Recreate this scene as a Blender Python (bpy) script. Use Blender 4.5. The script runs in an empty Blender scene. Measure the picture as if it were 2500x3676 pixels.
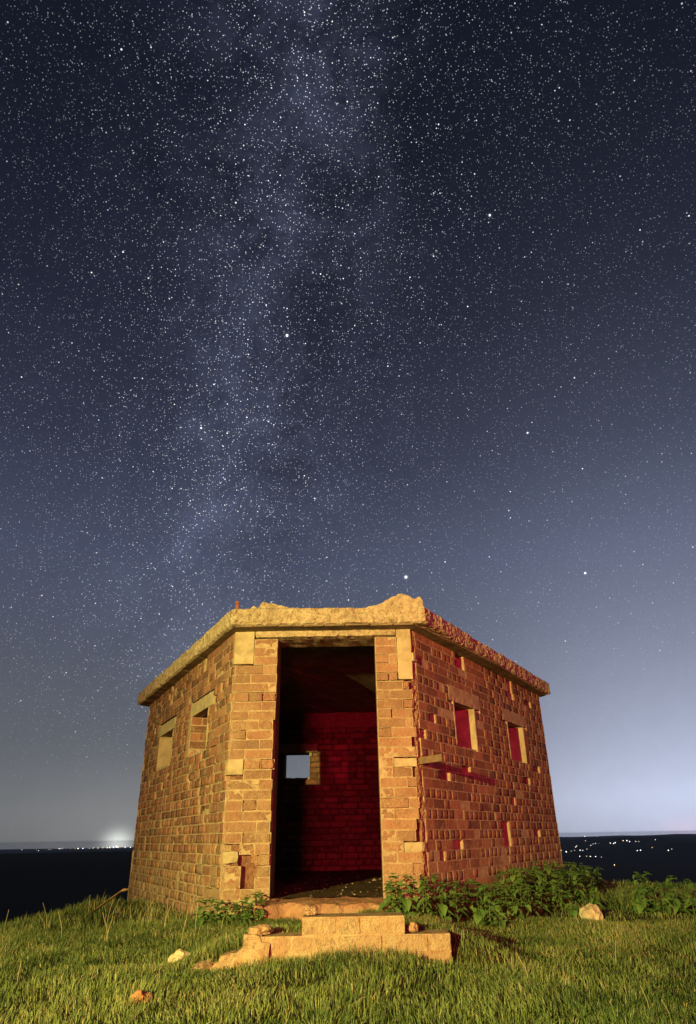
import bpy, math, random
import numpy as np
from mathutils import Vector, Matrix, noise

random.seed(7)
RNG = np.random.default_rng(7)
sc = bpy.context.scene
COL = sc.collection
R = math.radians

# ------------------------------------------------------------------ camera
cam_d = bpy.data.cameras.new('camera')
cam = bpy.data.objects.new('camera', cam_d)
COL.objects.link(cam)
cam_d.sensor_fit = 'VERTICAL'
cam_d.sensor_height = 36.0
cam_d.sensor_width = 36.0
cam_d.lens = 23.01
cam_d.clip_start = 0.05
cam_d.clip_end = 120000
CAM_Z = 0.60
cam.matrix_world = Matrix.Translation((0, 0, CAM_Z)) @ Matrix.Rotation(R(116.4), 4, 'X') @ Matrix.Rotation(R(-1.0), 4, 'Z')
sc.camera = cam
sc.view_settings.view_transform = 'Standard'
sc.view_settings.look = 'None'
sc.view_settings.exposure = 0.0
sc.view_settings.gamma = 1.0
sc.view_settings.use_curve_mapping = False
sc.cycles.max_bounces = 5
sc.cycles.diffuse_bounces = 3
sc.cycles.transparent_max_bounces = 6
sc.cycles.volume_bounces = 0
sc.cycles.use_denoising = True
sc.cycles.use_adaptive_sampling = True
sc.cycles.adaptive_threshold = 0.012


# ------------------------------------------------------------------ node helper
class V:
    """a node socket with arithmetic"""
    def __init__(self, nt, s):
        self.nt, self.s = nt, s

    def m(self, op, b=None, c=None, clamp=False):
        n = self.nt.nodes.new('ShaderNodeMath')
        n.operation = op
        n.use_clamp = clamp
        for i, v in enumerate((self, b, c)):
            if v is None:
                continue
            if isinstance(v, V):
                self.nt.links.new(v.s, n.inputs[i])
            else:
                n.inputs[i].default_value = v
        return V(self.nt, n.outputs[0])

    def __add__(self, b): return self.m('ADD', b)
    __radd__ = __add__
    def __sub__(self, b): return self.m('SUBTRACT', b)
    def __mul__(self, b): return self.m('MULTIPLY', b)
    __rmul__ = __mul__
    def __truediv__(self, b): return self.m('DIVIDE', b)
    def pow(self, b): return self.m('POWER', b)

    def smooth(self, a, b, lo=0.0, hi=1.0):
        n = self.nt.nodes.new('ShaderNodeMapRange')
        n.interpolation_type = 'SMOOTHSTEP'
        self.nt.links.new(self.s, n.inputs['Value'])
        n.inputs['From Min'].default_value = a
        n.inputs['From Max'].default_value = b
        n.inputs['To Min'].default_value = lo
        n.inputs['To Max'].default_value = hi
        return V(self.nt, n.outputs[0])

    def ramp(self, stops):
        n = self.nt.nodes.new('ShaderNodeValToRGB')
        el = n.color_ramp.elements
        while len(el) < len(stops):
            el.new(0.5)
        for e, (p, c) in zip(el, stops):
            e.position = p
            e.color = (*c, 1)
        self.nt.links.new(self.s, n.inputs[0])
        return V(self.nt, n.outputs['Color'])


def mixc(nt, f, a, b, mode='MIX'):
    n = nt.nodes.new('ShaderNodeMix')
    n.data_type = 'RGBA'
    n.blend_type = mode
    n.clamp_factor = True
    for key, v in ((0, f), (6, a), (7, b)):
        if isinstance(v, V):
            nt.links.new(v.s, n.inputs[key])
        elif key == 0:
            n.inputs[0].default_value = v
        else:
            n.inputs[key].default_value = (*v, 1)
    return V(nt, n.outputs[2])


def vecmath(nt, op, a, b=None, scale=None, out=0):
    n = nt.nodes.new('ShaderNodeVectorMath')
    n.operation = op
    for i, v in enumerate((a, b)):
        if v is None:
            continue
        if isinstance(v, V):
            nt.links.new(v.s, n.inputs[i])
        else:
            n.inputs[i].default_value = v
    if scale is not None:
        if isinstance(scale, V):
            nt.links.new(scale.s, n.inputs['Scale'])
        else:
            n.inputs['Scale'].default_value = scale
    return V(nt, n.outputs[out])


def ntex(nt, vec, scale, detail=4, rough=0.55, dist=0.0, color=False):
    n = nt.nodes.new('ShaderNodeTexNoise')
    n.inputs['Scale'].default_value = scale
    n.inputs['Detail'].default_value = detail
    n.inputs['Roughness'].default_value = rough
    n.inputs['Distortion'].default_value = dist
    if vec is not None:
        nt.links.new(vec.s, n.inputs['Vector'])
    return V(nt, n.outputs['Color' if color else 'Fac'])


def vtex(nt, vec, scale, feature='F1'):
    n = nt.nodes.new('ShaderNodeTexVoronoi')
    n.feature = feature
    n.inputs['Scale'].default_value = scale
    if vec is not None:
        nt.links.new(vec.s, n.inputs['Vector'])
    return V(nt, n.outputs['Distance']), (V(nt, n.outputs['Color']) if feature == 'F1' else None)


# ------------------------------------------------------------------ night sky
world = bpy.data.worlds.new('World')
sc.world = world
world.use_nodes = True
nt = world.node_tree
nt.nodes.clear()
wo = nt.nodes.new('ShaderNodeOutputWorld')
bg = nt.nodes.new('ShaderNodeBackground')
nt.links.new(bg.outputs[0], wo.inputs[0])
tc = nt.nodes.new('ShaderNodeTexCoord')
D = vecmath(nt, 'NORMALIZE', V(nt, tc.outputs['Generated']))
sep = nt.nodes.new('ShaderNodeSeparateXYZ')
nt.links.new(D.s, sep.inputs[0])
dx, dy, dz = (V(nt, sep.outputs[i]) for i in range(3))
el = dz.m('ARCSINE') * (180 / math.pi)
az = dx.m('ARCTAN2', dy) * (180 / math.pi)
# airglow and light pollution: brighter and greyer towards the horizon
base = (el / 90.0).m('MAXIMUM', 0.0).ramp([
    (0.000, (0.150, 0.155, 0.162)), (0.022, (0.165, 0.172, 0.182)), (0.075, (0.118, 0.128, 0.150)),
    (0.16, (0.084, 0.095, 0.133)), (0.24, (0.063, 0.074, 0.125)), (0.34, (0.031, 0.037, 0.065)),
    (0.46, (0.0150, 0.0185, 0.035)), (0.60, (0.0080, 0.0103, 0.0205)), (0.75, (0.0052, 0.0072, 0.0158)),
    (1.0, (0.0045, 0.0062, 0.0125))])
# glow of the towns below the horizon
gr = ((az - 27.0) / 19.0).m('MULTIPLY', (az - 27.0) / -19.0).m('EXPONENT')
gr = gr * (el.m('MAXIMUM', 0.0) / -10.0).m('EXPONENT') * el.smooth(-0.5, 3.0, 0.66, 1.0)
gl = ((az + 17.9) / 0.95).m('MULTIPLY', (az + 17.9) / -0.95) + ((el + 0.3) / 0.85).m('MULTIPLY', (el + 0.3) / -0.85)
gl = gl.m('EXPONENT')
gl2 = ((az + 17.0) / 7.0).m('MULTIPLY', (az + 17.0) / -7.0) + (el / 5.0).m('MULTIPLY', el / -5.0)
gl2 = gl2.m('EXPONENT')
grd = ((az - 24.5) / 1.6).m('MULTIPLY', (az - 24.5) / -1.6) + (el / 0.9).m('MULTIPLY', el / -0.9)
grd = grd.m('EXPONENT')


def scaled(col, f):
    n = nt.nodes.new('ShaderNodeVectorMath')
    n.operation = 'SCALE'
    if isinstance(col, V):
        nt.links.new(col.s, n.inputs[0])
    else:
        n.inputs[0].default_value = col
    nt.links.new(f.s, n.inputs['Scale'])
    return V(nt, n.outputs[0])


def addv(a, b):
    return vecmath(nt, 'ADD', a, b)


sky = addv(base, scaled((0.56, 0.625, 0.87), gr))
sky = addv(sky, scaled((0.75, 0.78, 0.72), gl))
sky = addv(sky, scaled((0.065, 0.065, 0.06), gl2))
sky = addv(sky, scaled((0.11, 0.01, 0.03), grd))
# the Milky Way: a band about a great circle, broken by dark lanes
_a = Vector((-0.045, 0.53, 0.847)).normalized()
_b = Vector((-0.195, 0.925, 0.32)).normalized()
mwn = _a.cross(_b).normalized()          # across the band
if mwn.x < 0:
    mwn = -mwn
across = vecmath(nt, 'DOT_PRODUCT', D, tuple(mwn), out=1)
warp = vecmath(nt, 'SUBTRACT', ntex(nt, D, 3.0, 3, 0.6, color=True), (0.5, 0.5, 0.5))
Dw = vecmath(nt, 'ADD', D, vecmath(nt, 'SCALE', warp, scale=0.35))
cloud = ntex(nt, Dw, 9.5, 6, 0.74).smooth(0.32, 0.72)
acw = across + (ntex(nt, D, 4.0, 3) - 0.5) * 0.16
band = (acw * acw * -20.0).m('EXPONENT')
core = (acw * acw * -105.0).m('EXPONENT')
rift = ((acw - 0.075) * (acw - 0.075) * -200.0).m('EXPONENT') * ntex(nt, Dw, 6.5, 5, 0.68).smooth(0.36, 0.58)
glowmw = (band * 0.42 + core * 1.0) * (cloud * 1.05 + 0.16)
glowmw = glowmw * (gr * -1.0 + 1.0) * az.smooth(2.0, 20.0, 1.0, 0.1)
dark = rift * 0.26
elf = el.smooth(3.0, 20.0)
sky = addv(sky, scaled((0.027, 0.031, 0.050), glowmw * elf))
keep = dark * -1.0 * el.smooth(10.0, 26.0) + 1.0
sky = scaled(sky, keep)
# fine mottling
mott = ntex(nt, D, 38.0, 2, 0.7).smooth(0.25, 0.75, 0.985, 1.015)
sky = scaled(sky, mott)


def stars(scale, rad_px, gain, power, tint, dens=None):
    rad = rad_px * 0.00153 * scale
    dist, col = vtex(nt, D, scale)
    sp = nt.nodes.new('ShaderNodeSeparateColor')
    nt.links.new(col.s, sp.inputs[0])
    r1, r2, r3 = (V(nt, sp.outputs[i]) for i in range(3))
    disc = dist.smooth(rad * 0.25, rad, 1.0, 0.0)
    br = r1.pow(power) * gain
    f = disc * br
    if dens is not None:
        f = f * dens
    c = mixc(nt, r2, tint[0], tint[1])
    return scaled(c, f)


dens = (band * 0.80 + core * 1.1 * cloud + 0.36) * (dark * -0.75 + 1.0)
ext = el.smooth(0.5, 22.0, 0.0, 1.0) * (gr * -1.1 + 1.0).m('MAXIMUM', 0.15)
cool, warm = (0.62, 0.76, 1.0), (1.0, 0.95, 0.87)
starsum = stars(205.0, 0.58, 1.5, 2.6, (cool, warm), dens)
starsum = addv(starsum, stars(330.0, 0.52, 0.95, 1.6, (cool, warm), dens))
starsum = addv(starsum, stars(120.0, 0.66, 2.2, 3.0, (cool, warm), dens * 0.7 + 0.3))
starsum = addv(starsum, stars(62.0, 0.78, 2.8, 3.0, (cool, warm), dens * 0.35 + 0.65))
starsum = addv(starsum, stars(27.0, 0.95, 2.8, 2.4, (cool, warm)))
sky = addv(sky, scaled(starsum, ext))
# a few single bright stars
for d, r_, g in (((0.086, 0.932, 0.351), 1.5, 3.0), ((-0.085, 0.745, 0.661), 1.35, 2.6), ((0.335, 0.873, 0.330), 1.1, 2.0),
                 ((0.262, 0.80, 0.520), 1.0, 1.5), ((0.20, 0.62, 0.755), 1.1, 1.8), ((-0.215, 0.81, 0.545), 1.0, 1.8)):
    d = Vector(d).normalized()
    diff = vecmath(nt, 'DISTANCE', D, tuple(d), out=1)
    s = diff.smooth(r_ * 0.00153 * 0.45, r_ * 0.00153 * 1.0, g, 0.0) + diff.smooth(0.0, r_ * 0.00153 * 2.6, 0.06 * g, 0.0)
    sky = addv(sky, scaled((0.85, 0.92, 1.0), s))
# nothing of the sky below the horizon but its grey foot
nt.links.new(sky.s, bg.inputs['Color'])
bg.inputs['Strength'].default_value = 1.0
world.cycles.sampling_method = 'MANUAL'
world.cycles.sample_map_resolution = 256


# ------------------------------------------------------------------ lamps of the light painting
def lamp(name, loc, aim, half_deg, blend, power, color, radius):
    """a hand torch: a spot lamp pointed at aim"""
    l = bpy.data.lights.new(name, 'SPOT')
    l.energy = power
    l.color = color
    l.shadow_soft_size = radius
    l.spot_size = R(half_deg * 2)
    l.spot_blend = blend
    o = bpy.data.objects.new(name, l)
    o.location = loc
    o.rotation_euler = (Vector(aim) - Vector(loc)).to_track_quat('-Z', 'Y').to_euler()
    COL.objects.link(o)
    return o


lamp('warm_torch', (-4.2, -5.0, 1.80), (0.45, 6.2, 1.1), 23.5, 1.0, 11600, (1.0, 0.83, 0.22), 0.05)
lamp('red_torch', (5.2, -5.0, 1.6), (1.6, 7.4, 1.5), 16, 0.9, 2500, (1.0, 0.02, 0.09), 0.25)
lamp('red_torch', (-0.85, -6.0, 1.25), (-0.5, 8.0, 2.15), 16, 0.7, 3000, (1.0, 0.02, 0.09), 0.55)


# ------------------------------------------------------------------ materials
def new_mat(name):
    m = bpy.data.materials.new(name)
    m.use_nodes = True
    t = m.node_tree
    t.nodes.clear()
    out = t.nodes.new('ShaderNodeOutputMaterial')
    b = t.nodes.new('ShaderNodeBsdfPrincipled')
    t.links.new(b.outputs[0], out.inputs[0])
    b.inputs['Roughness'].default_value = 0.9
    b.inputs['Specular IOR Level'].default_value = 0.15
    g = t.nodes.new('ShaderNodeNewGeometry')
    return m, t, b, V(t, g.outputs['Position'])


def bump(t, b, h, strength, dist):
    n = t.nodes.new('ShaderNodeBump')
    n.inputs['Strength'].default_value = strength
    n.inputs['Distance'].default_value = dist
    t.links.new(h.s, n.inputs['Height'])
    t.links.new(n.outputs[0], b.inputs['Normal'])


BRICK_RAMP = [(0.0, (0.095, 0.055, 0.046)), (0.2, (0.155, 0.080, 0.058)), (0.45, (0.225, 0.110, 0.076)),
              (0.7, (0.275, 0.132, 0.086)), (0.88, (0.33, 0.175, 0.112)), (1.0, (0.29, 0.205, 0.14))]


def brick_material(name, single, inner_tone=1.0, pale=0.0):
    m, t, b, pos = new_mat(name)
    if single:
        n = t.nodes.new('ShaderNodeObjectInfo')
        tint = V(t, n.outputs['Random'])
    else:
        n = t.nodes.new('ShaderNodeAttribute')
        n.attribute_name = 'tint'
        tint = V(t, n.outputs['Fac'])
    n1 = ntex(t, pos, 9.0, 3, 0.65)
    c = (tint * 0.80 + n1 * 0.36 - 0.07).ramp(BRICK_RAMP)
    n2 = ntex(t, pos, 48.0, 3, 0.7)
    c = mixc(t, n2.smooth(0.3, 0.75) * 0.55, c, mixc(t, 0.5, c, (0.10, 0.06, 0.05)))
    # mortar smears and lichen
    n3 = ntex(t, pos, 5.5, 5, 0.75, 0.4)
    sepz = t.nodes.new('ShaderNodeSeparateXYZ')
    t.links.new(pos.s, sepz.inputs[0])
    low = V(t, sepz.outputs[2]).smooth(0.1, 1.0, 0.16, 0.0)
    lich = (n3 + low + (ntex(t, pos, 60.0, 2, 0.7) - 0.5) * 0.45).smooth(0.52, 0.70)
    c = mixc(t, lich * 0.62, c, (0.33, 0.27, 0.16))
    pits = ntex(t, pos, 75.0, 2, 0.6).smooth(0.60, 0.72)
    c = mixc(t, pits * 0.5, c, (0.42, 0.36, 0.26))
    if pale:
        c = mixc(t, pale, c, mixc(t, n1.smooth(0.3, 0.7), (0.37, 0.235, 0.158), (0.43, 0.345, 0.23)))
        moss = ntex(t, pos, 17.0, 4, 0.75).smooth(0.55, 0.72)
        c = mixc(t, moss * 0.55, c, (0.17, 0.145, 0.075))
        crk = ntex(t, pos, 21.0, 4, 0.8, 1.5)
        crk = (crk - 0.5).m('ABSOLUTE').smooth(0.0, 0.035, 1.0, 0.0) * ntex(t, pos, 4.0, 2, 0.6).smooth(0.42, 0.6)
        c = mixc(t, crk * 0.75, c, (0.09, 0.055, 0.035))
    if inner_tone < 1:
        c = mixc(t, 1.0 - inner_tone, c, (0.02, 0.012, 0.01))  # darkens the brick colour in place of the weak light indoors
    t.links.new(c.s, b.inputs['Base Color'])
    h = ntex(t, pos, 34.0, 4, 0.75)
    bump(t, b, h, 0.9 if pale else 0.75, 0.030 if pale else 0.018)
    return m


M = {}
M['brick'] = brick_material('fired_clay_brick', True)
M['brickwork'] = brick_material('fired_clay_brickwork', False)
M['brick_pale'] = brick_material('pale_step_brick', True, pale=0.66)
M['brick_weathered'] = brick_material('weathered_doorway_brick', True, pale=0.36)
M['brick_inside'] = brick_material('dim_painted_brickwork', False, 0.75)  # same clay as outside, with the interior dimness painted into its colour


def plain(name, stops, scale, bstr, bdist, bscale=60.0, detail=6, extra=None, rough=0.92):
    m, t, b, pos = new_mat(name)
    f = ntex(t, pos, scale, detail, 0.68, 0.4)
    c = f.ramp(stops)
    if extra:
        c = extra(t, pos, c)
    t.links.new(c.s, b.inputs['Base Color'])
    b.inputs['Roughness'].default_value = rough
    h = ntex(t, pos, bscale, 4, 0.75)
    bump(t, b, h, bstr, bdist)
    return m


def aggregate(t, pos, c):
    d, col = vtex(t, pos, 48.0)
    sp = t.nodes.new('ShaderNodeSeparateColor')
    t.links.new(col.s, sp.inputs[0])
    peb = d.smooth(0.30, 0.42, 1.0, 0.0) * V(t, sp.outputs[0]).smooth(0.45, 0.6)
    c = mixc(t, peb * 0.7, c, mixc(t, V(t, sp.outputs[1]), (0.24, 0.19, 0.13), (0.52, 0.47, 0.36)))
    st = ntex(t, pos, 2.6, 5, 0.7).smooth(0.55, 0.72)
    c = mixc(t, st * 0.55, c, (0.20, 0.165, 0.10))
    crk = (ntex(t, pos, 6.0, 4, 0.75, 1.2) - 0.5).m('ABSOLUTE').smooth(0.0, 0.014, 1.0, 0.0) * ntex(t, pos, 2.0, 2).smooth(0.45, 0.6)
    c = mixc(t, crk * 0.8, c, (0.07, 0.05, 0.03))
    hole = ntex(t, pos, 30.0, 3, 0.7).smooth(0.62, 0.70)
    return mixc(t, hole * 0.6, c, (0.12, 0.09, 0.055))


M['concrete'] = plain('rough_aggregate_concrete', [(0.30, (0.19, 0.15, 0.095)), (0.47, (0.37, 0.315, 0.21)), (0.70, (0.52, 0.47, 0.34))],
                      19.0, 1.0, 0.03, 30.0, 5, aggregate)
M['cast'] = plain('smooth_cast_concrete', [(0.3, (0.24, 0.205, 0.13)), (0.5, (0.34, 0.30, 0.195)), (0.75, (0.43, 0.385, 0.27))],
                  9.0, 0.7, 0.010, 60.0, 7, lambda t, p, c: mixc(t, ntex(t, p, 3.3, 6, 0.75).smooth(0.5, 0.7) * 0.5, c, (0.17, 0.13, 0.075)))
M['mortar'] = plain('lime_mortar', [(0.3, (0.22, 0.17, 0.11)), (0.55, (0.37, 0.305, 0.205)), (0.8, (0.45, 0.39, 0.27))],
                    22.0, 0.8, 0.012, 75.0)
M['inner_tone'] = plain('dark_inner_mortar', [(0.3, (0.05, 0.032, 0.025)), (0.7, (0.10, 0.065, 0.05))], 20.0, 0.6, 0.01, 50.0)  # joints of the inner wall, darker than its bricks
M['core'] = plain('rubble_core', [(0.3, (0.16, 0.085, 0.06)), (0.6, (0.27, 0.16, 0.11)), (0.8, (0.34, 0.25, 0.17))], 16.0, 1.0, 0.03, 30.0)


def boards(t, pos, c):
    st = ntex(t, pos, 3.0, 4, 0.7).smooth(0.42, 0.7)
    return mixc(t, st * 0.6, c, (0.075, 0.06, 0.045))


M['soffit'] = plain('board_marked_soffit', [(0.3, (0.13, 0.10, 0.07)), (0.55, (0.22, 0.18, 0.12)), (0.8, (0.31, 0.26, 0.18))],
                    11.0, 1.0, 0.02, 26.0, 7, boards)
M['rubble'] = plain('broken_brick_face', [(0.3, (0.15, 0.075, 0.052)), (0.5, (0.27, 0.15, 0.095)), (0.72, (0.38, 0.30, 0.195))], 24.0, 1.0, 0.02, 45.0)
M['rust'] = plain('rusted_iron', [(0.3, (0.10, 0.035, 0.02)), (0.6, (0.23, 0.085, 0.04)), (0.8, (0.32, 0.15, 0.07))], 40.0, 0.5, 0.004, 120.0, rough=0.7)
M['plate'] = plain('flaking_iron_plate', [(0.3, (0.09, 0.06, 0.04)), (0.6, (0.16, 0.115, 0.075)), (0.8, (0.22, 0.165, 0.11))], 40.0, 0.5, 0.004, 120.0, rough=0.7)
M['wood'] = plain('weathered_wood', [(0.3, (0.16, 0.10, 0.055)), (0.6, (0.30, 0.21, 0.12)), (0.8, (0.40, 0.31, 0.20))], 25.0, 0.6, 0.006, 90.0)
M['stone'] = plain('pale_chalk_stone', [(0.3, (0.30, 0.25, 0.16)), (0.55, (0.46, 0.40, 0.28)), (0.8, (0.56, 0.50, 0.38))], 18.0, 0.9, 0.015, 40.0)
M['redstone'] = plain('red_brick_rubble', [(0.3, (0.22, 0.10, 0.06)), (0.55, (0.34, 0.16, 0.09)), (0.8, (0.42, 0.26, 0.16))], 18.0, 0.9, 0.015, 40.0)
M['dirt'] = plain('trodden_dirt', [(0.3, (0.060, 0.042, 0.029)), (0.6, (0.125, 0.088, 0.058)), (0.85, (0.18, 0.13, 0.088))], 20.0, 1.0, 0.03, 45.0)
M['sill'] = plain('pink_worn_threshold', [(0.3, (0.24, 0.13, 0.085)), (0.55, (0.36, 0.215, 0.14)), (0.8, (0.44, 0.31, 0.21))], 9.0, 1.0, 0.02, 38.0)


M['bed'] = plain('broken_mortar_and_brick', [(0.3, (0.25, 0.13, 0.08)), (0.5, (0.36, 0.25, 0.16)), (0.75, (0.43, 0.36, 0.24))], 13.0, 1.0, 0.02, 40.0)


def far_field(t, pos, c):
    ln = vecmath(t, 'LENGTH', pos, out=1)
    f = ln.smooth(11.0, 26.0)
    fields = ntex(t, pos, 0.0022, 4, 0.6).ramp([(0.35, (0.006, 0.008, 0.007)), (0.55, (0.012, 0.015, 0.013)), (0.7, (0.020, 0.023, 0.022))])
    return mixc(t, f, c, fields)


M['ground'] = plain('turf_soil_and_fields', [(0.3, (0.022, 0.020, 0.010)), (0.55, (0.042, 0.042, 0.016)), (0.8, (0.065, 0.062, 0.026))],
                    9.0, 0.8, 0.03, 30.0, 6, far_field)


def leafmat(name, transl, stops=None):
    m = bpy.data.materials.new(name)
    m.use_nodes = True
    t = m.node_tree
    t.nodes.clear()
    out = t.nodes.new('ShaderNodeOutputMaterial')
    a = t.nodes.new('ShaderNodeBsdfPrincipled')
    a.inputs['Roughness'].default_value = 0.62
    a.inputs['Specular IOR Level'].default_value = 0.25
    tr = t.nodes.new('ShaderNodeBsdfTranslucent')
    mx = t.nodes.new('ShaderNodeMixShader')
    mx.inputs[0].default_value = transl
    n = t.nodes.new('ShaderNodeAttribute')
    n.attribute_name = 'tint'
    g = t.nodes.new('ShaderNodeNewGeometry')
    c = (V(t, n.outputs['Fac'])).ramp(stops)
    t.links.new(c.s, a.inputs['Base Color'])
    t.links.new(c.s, tr.inputs['Color'])
    t.links.new(a.outputs[0], mx.inputs[1])
    t.links.new(tr.outputs[0], mx.inputs[2])
    t.links.new(mx.outputs[0], out.inputs[0])
    return m


M['grass'] = leafmat('grass_blades', 0.25, [(0.0, (0.042, 0.080, 0.026)), (0.35, (0.108, 0.165, 0.052)), (0.65, (0.205, 0.265, 0.095)),
                                            (0.80, (0.265, 0.29, 0.125)), (0.88, (0.32, 0.28, 0.15)), (1.0, (0.42, 0.36, 0.23))])
M['nettle'] = leafmat('nettle_leaves', 0.22, [(0.0, (0.050, 0.115, 0.030)), (0.5, (0.088, 0.185, 0.050)), (0.85, (0.135, 0.245, 0.070)), (1.0, (0.19, 0.25, 0.085))])


def emit_mat(name, col, strength):
    m = bpy.data.materials.new(name)
    m.use_nodes = True
    t = m.node_tree
    t.nodes.clear()
    out = t.nodes.new('ShaderNodeOutputMaterial')
    e = t.nodes.new('ShaderNodeEmission')
    e.inputs[0].default_value = (*col, 1)
    e.inputs[1].default_value = strength
    t.links.new(e.outputs[0], out.inputs[0])
    m.cycles.emission_sampling = 'NONE'
    return m


M['lamp_white'] = emit_mat('lit_lamp_white', (1.0, 0.95, 0.82), 5.0)
M['lamp_warm'] = emit_mat('lit_lamp_warm', (1.0, 0.70, 0.32), 3.0)
M['lamp_cool'] = emit_mat('lit_lamp_cool', (0.85, 0.93, 1.0), 4.5)
M['lamp_red'] = emit_mat('lit_lamp_red', (1.0, 0.05, 0.04), 2.0)


# ------------------------------------------------------------------ mesh helpers
def mesh_of(name, v, f, mat, smooth=False, tint=None):
    me = bpy.data.meshes.new(name)
    me.from_pydata([tuple(p) for p in v], [], [tuple(q) for q in f])
    if mat is not None:
        me.materials.append(mat)
    if smooth:
        me.polygons.foreach_set('use_smooth', [True] * len(me.polygons))
    if tint is not None:
        at = me.attributes.new('tint', 'FLOAT', 'POINT')
        at.data.foreach_set('value', np.asarray(tint, dtype=np.float32))
    me.update()
    return me


def mesh_np(name, v, f, mat, tint=None, smooth=False):
    """v (n,3) array, f (m,k) array with one k"""
    v = np.asarray(v, dtype=np.float32)
    f = np.asarray(f, dtype=np.int32)
    me = bpy.data.meshes.new(name)
    me.vertices.add(len(v))
    me.vertices.foreach_set('co', v.ravel())
    k = f.shape[1]
    me.loops.add(f.size)
    me.loops.foreach_set('vertex_index', f.ravel())
    me.polygons.add(len(f))
    me.polygons.foreach_set('loop_start', np.arange(0, f.size, k, dtype=np.int32))
    me.polygons.foreach_set('loop_total', np.full(len(f), k, dtype=np.int32))
    if smooth:
        me.polygons.foreach_set('use_smooth', np.ones(len(f), dtype=bool))
    me.materials.append(mat)
    if tint is not None:
        at = me.attributes.new('tint', 'FLOAT', 'POINT')
        at.data.foreach_set('value', np.asarray(tint, dtype=np.float32))
    me.update(calc_edges=True)
    me.validate()
    return me


def put(name, me, parent=None, mw=None):
    o = bpy.data.objects.new(name, me)
    COL.objects.link(o)
    if parent is not None:
        o.parent = parent
        o.matrix_parent_inverse = PINV[parent.name]
    if mw is not None:
        o.matrix_basis = mw
    return o


PINV = {}


def tag(o, label, cat, group=None, kind=None):
    o['label'] = label
    o['category'] = cat
    if group:
        o['group'] = group
    if kind:
        o['kind'] = kind
    return o


def thing(name, loc, label, cat, group=None):
    o = bpy.data.objects.new(name, None)
    o.empty_display_size = 0.2
    o.location = loc
    COL.objects.link(o)
    PINV[o.name] = Matrix.Translation(loc).inverted()
    return tag(o, label, cat, group)


def sstep(a, b, x):
    t = np.clip((x - a) / (b - a), 0, 1)
    return t * t * (3 - 2 * t)


def nz(x, y, z=0.0):
    return noise.noise(Vector((x, y, z)))


# ------------------------------------------------------------------ terrain
def ground(x, y):
    """height of the hill and the land below it (arrays)"""
    x = np.asarray(x, float)
    y = np.asarray(y, float)
    ddx = np.where(x < -0.2, (x + 0.2) / 3.7, (x + 0.2) / 9.5)
    ddy = np.where(y > 6, (y - 6) / 7.0, (y - 6) / 40.0)
    rr = np.hypot(ddx, ddy)
    z = -1.9 * sstep(0.62, 1.75, rr)
    # turf bank up to the doorway behind the broken steps
    mx = sstep(-1.05, -0.55, x) * (1 - sstep(0.42, 0.95, x))
    my = sstep(3.80, 3.98, y) * (1 - sstep(6.3, 6.6, y))
    z = z + (0.055 + 0.075 * (1 - sstep(4.0, 4.6, y)) + 0.035 * sstep(-0.3, 0.2, x)) * mx * my
    # bank against the walls
    hug = np.exp(-(((x + 0.2) / 3.2) ** 2 + ((y - 7.6) / 2.6) ** 2) ** 2)
    z = z + 0.03 * hug + 0.060 * np.exp(-(((x + 0.45) / 0.75) ** 2 + ((y - 3.60) / 0.45) ** 2)) + 0.02 * np.exp(-(((x - 0.3) / 0.4) ** 2 + ((y - 3.60) / 0.4) ** 2))
    z = z + 0.022 * np.sin(x * 2.3 + 1.1) * np.cos(y * 1.9) + 0.014 * np.sin(x * 5.1 + y * 3.7)
    # beyond the hilltop
    r = np.hypot(x, y - 6)
    azm = np.degrees(np.arctan2(x, y + 1e-9))
    t = sstep(-9, 9, azm) * (1 - sstep(60, 120, azm)) + 0 * azm
    k = 0.0094 * (1 - t) + 0.033 * t
    rs = 1000 * (1 - t) + 300 * t
    zf = -210 * (1 - t) + -120 * t
    shoulder = -k * np.clip(np.minimum(r, rs) - 14, 0, None) - 0.10 * np.clip(r - rs, 0, None)
    roll = 7 * np.sin(x / 900 + 1.3) * np.cos(y / 1300) + 9 * np.sin(x / 2700 + y / 2100) + 6 * np.cos(x / 700 - y / 1900)
    wob = 0.5 + 0.28 * np.sin(azm * 0.55 + 1.0) + 0.22 * np.sin(azm * 1.35 + 0.4) + 0.08 * np.sin(azm * 4.1)
    wob2 = 0.5 + 0.3 * np.sin(azm * 0.8 + 3.1) + 0.2 * np.sin(azm * 2.2 + 1.4)
    ridge = 48 * wob * np.exp(-((r - 6500) / 1100) ** 2) + 62 * wob2 * np.exp(-((r - 11500) / 1700) ** 2) + 50 * np.exp(-((r - 22000) / 3500) ** 2) * wob
    far = np.maximum(shoulder, zf + roll * sstep(2500, 5000, r) + ridge * t)
    return z + far


na, nr = 288, 170
rad = np.concatenate([[0.0], np.geomspace(0.25, 28000, nr)])
ang = np.linspace(0, 2 * np.pi, na, endpoint=False)
RA, AN = np.meshgrid(rad, ang, indexing='ij')
GX = RA * np.sin(AN)
GY = RA * np.cos(AN) + 5.0
GZ = ground(GX, GY)
GZ = np.where(np.hypot((GX + 0.25) / 1.75, (GY - 8.1) / 1.95) < 1.0, GZ - 0.5, GZ)
# under the floor of the pillbox the soil lies lower
gv = np.stack([GX, GY, GZ], -1).reshape(-1, 3)
ii, jj = np.meshgrid(np.arange(nr), np.arange(na), indexing='ij')
q = np.stack([ii * na + jj, ii * na + (jj + 1) % na, (ii + 1) * na + (jj + 1) % na, (ii + 1) * na + jj], -1).reshape(-1, 4)
gnd = put('ground', mesh_np('ground', gv, q[:, ::-1], M['ground'], smooth=True))
gnd['kind'] = 'structure'

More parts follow.
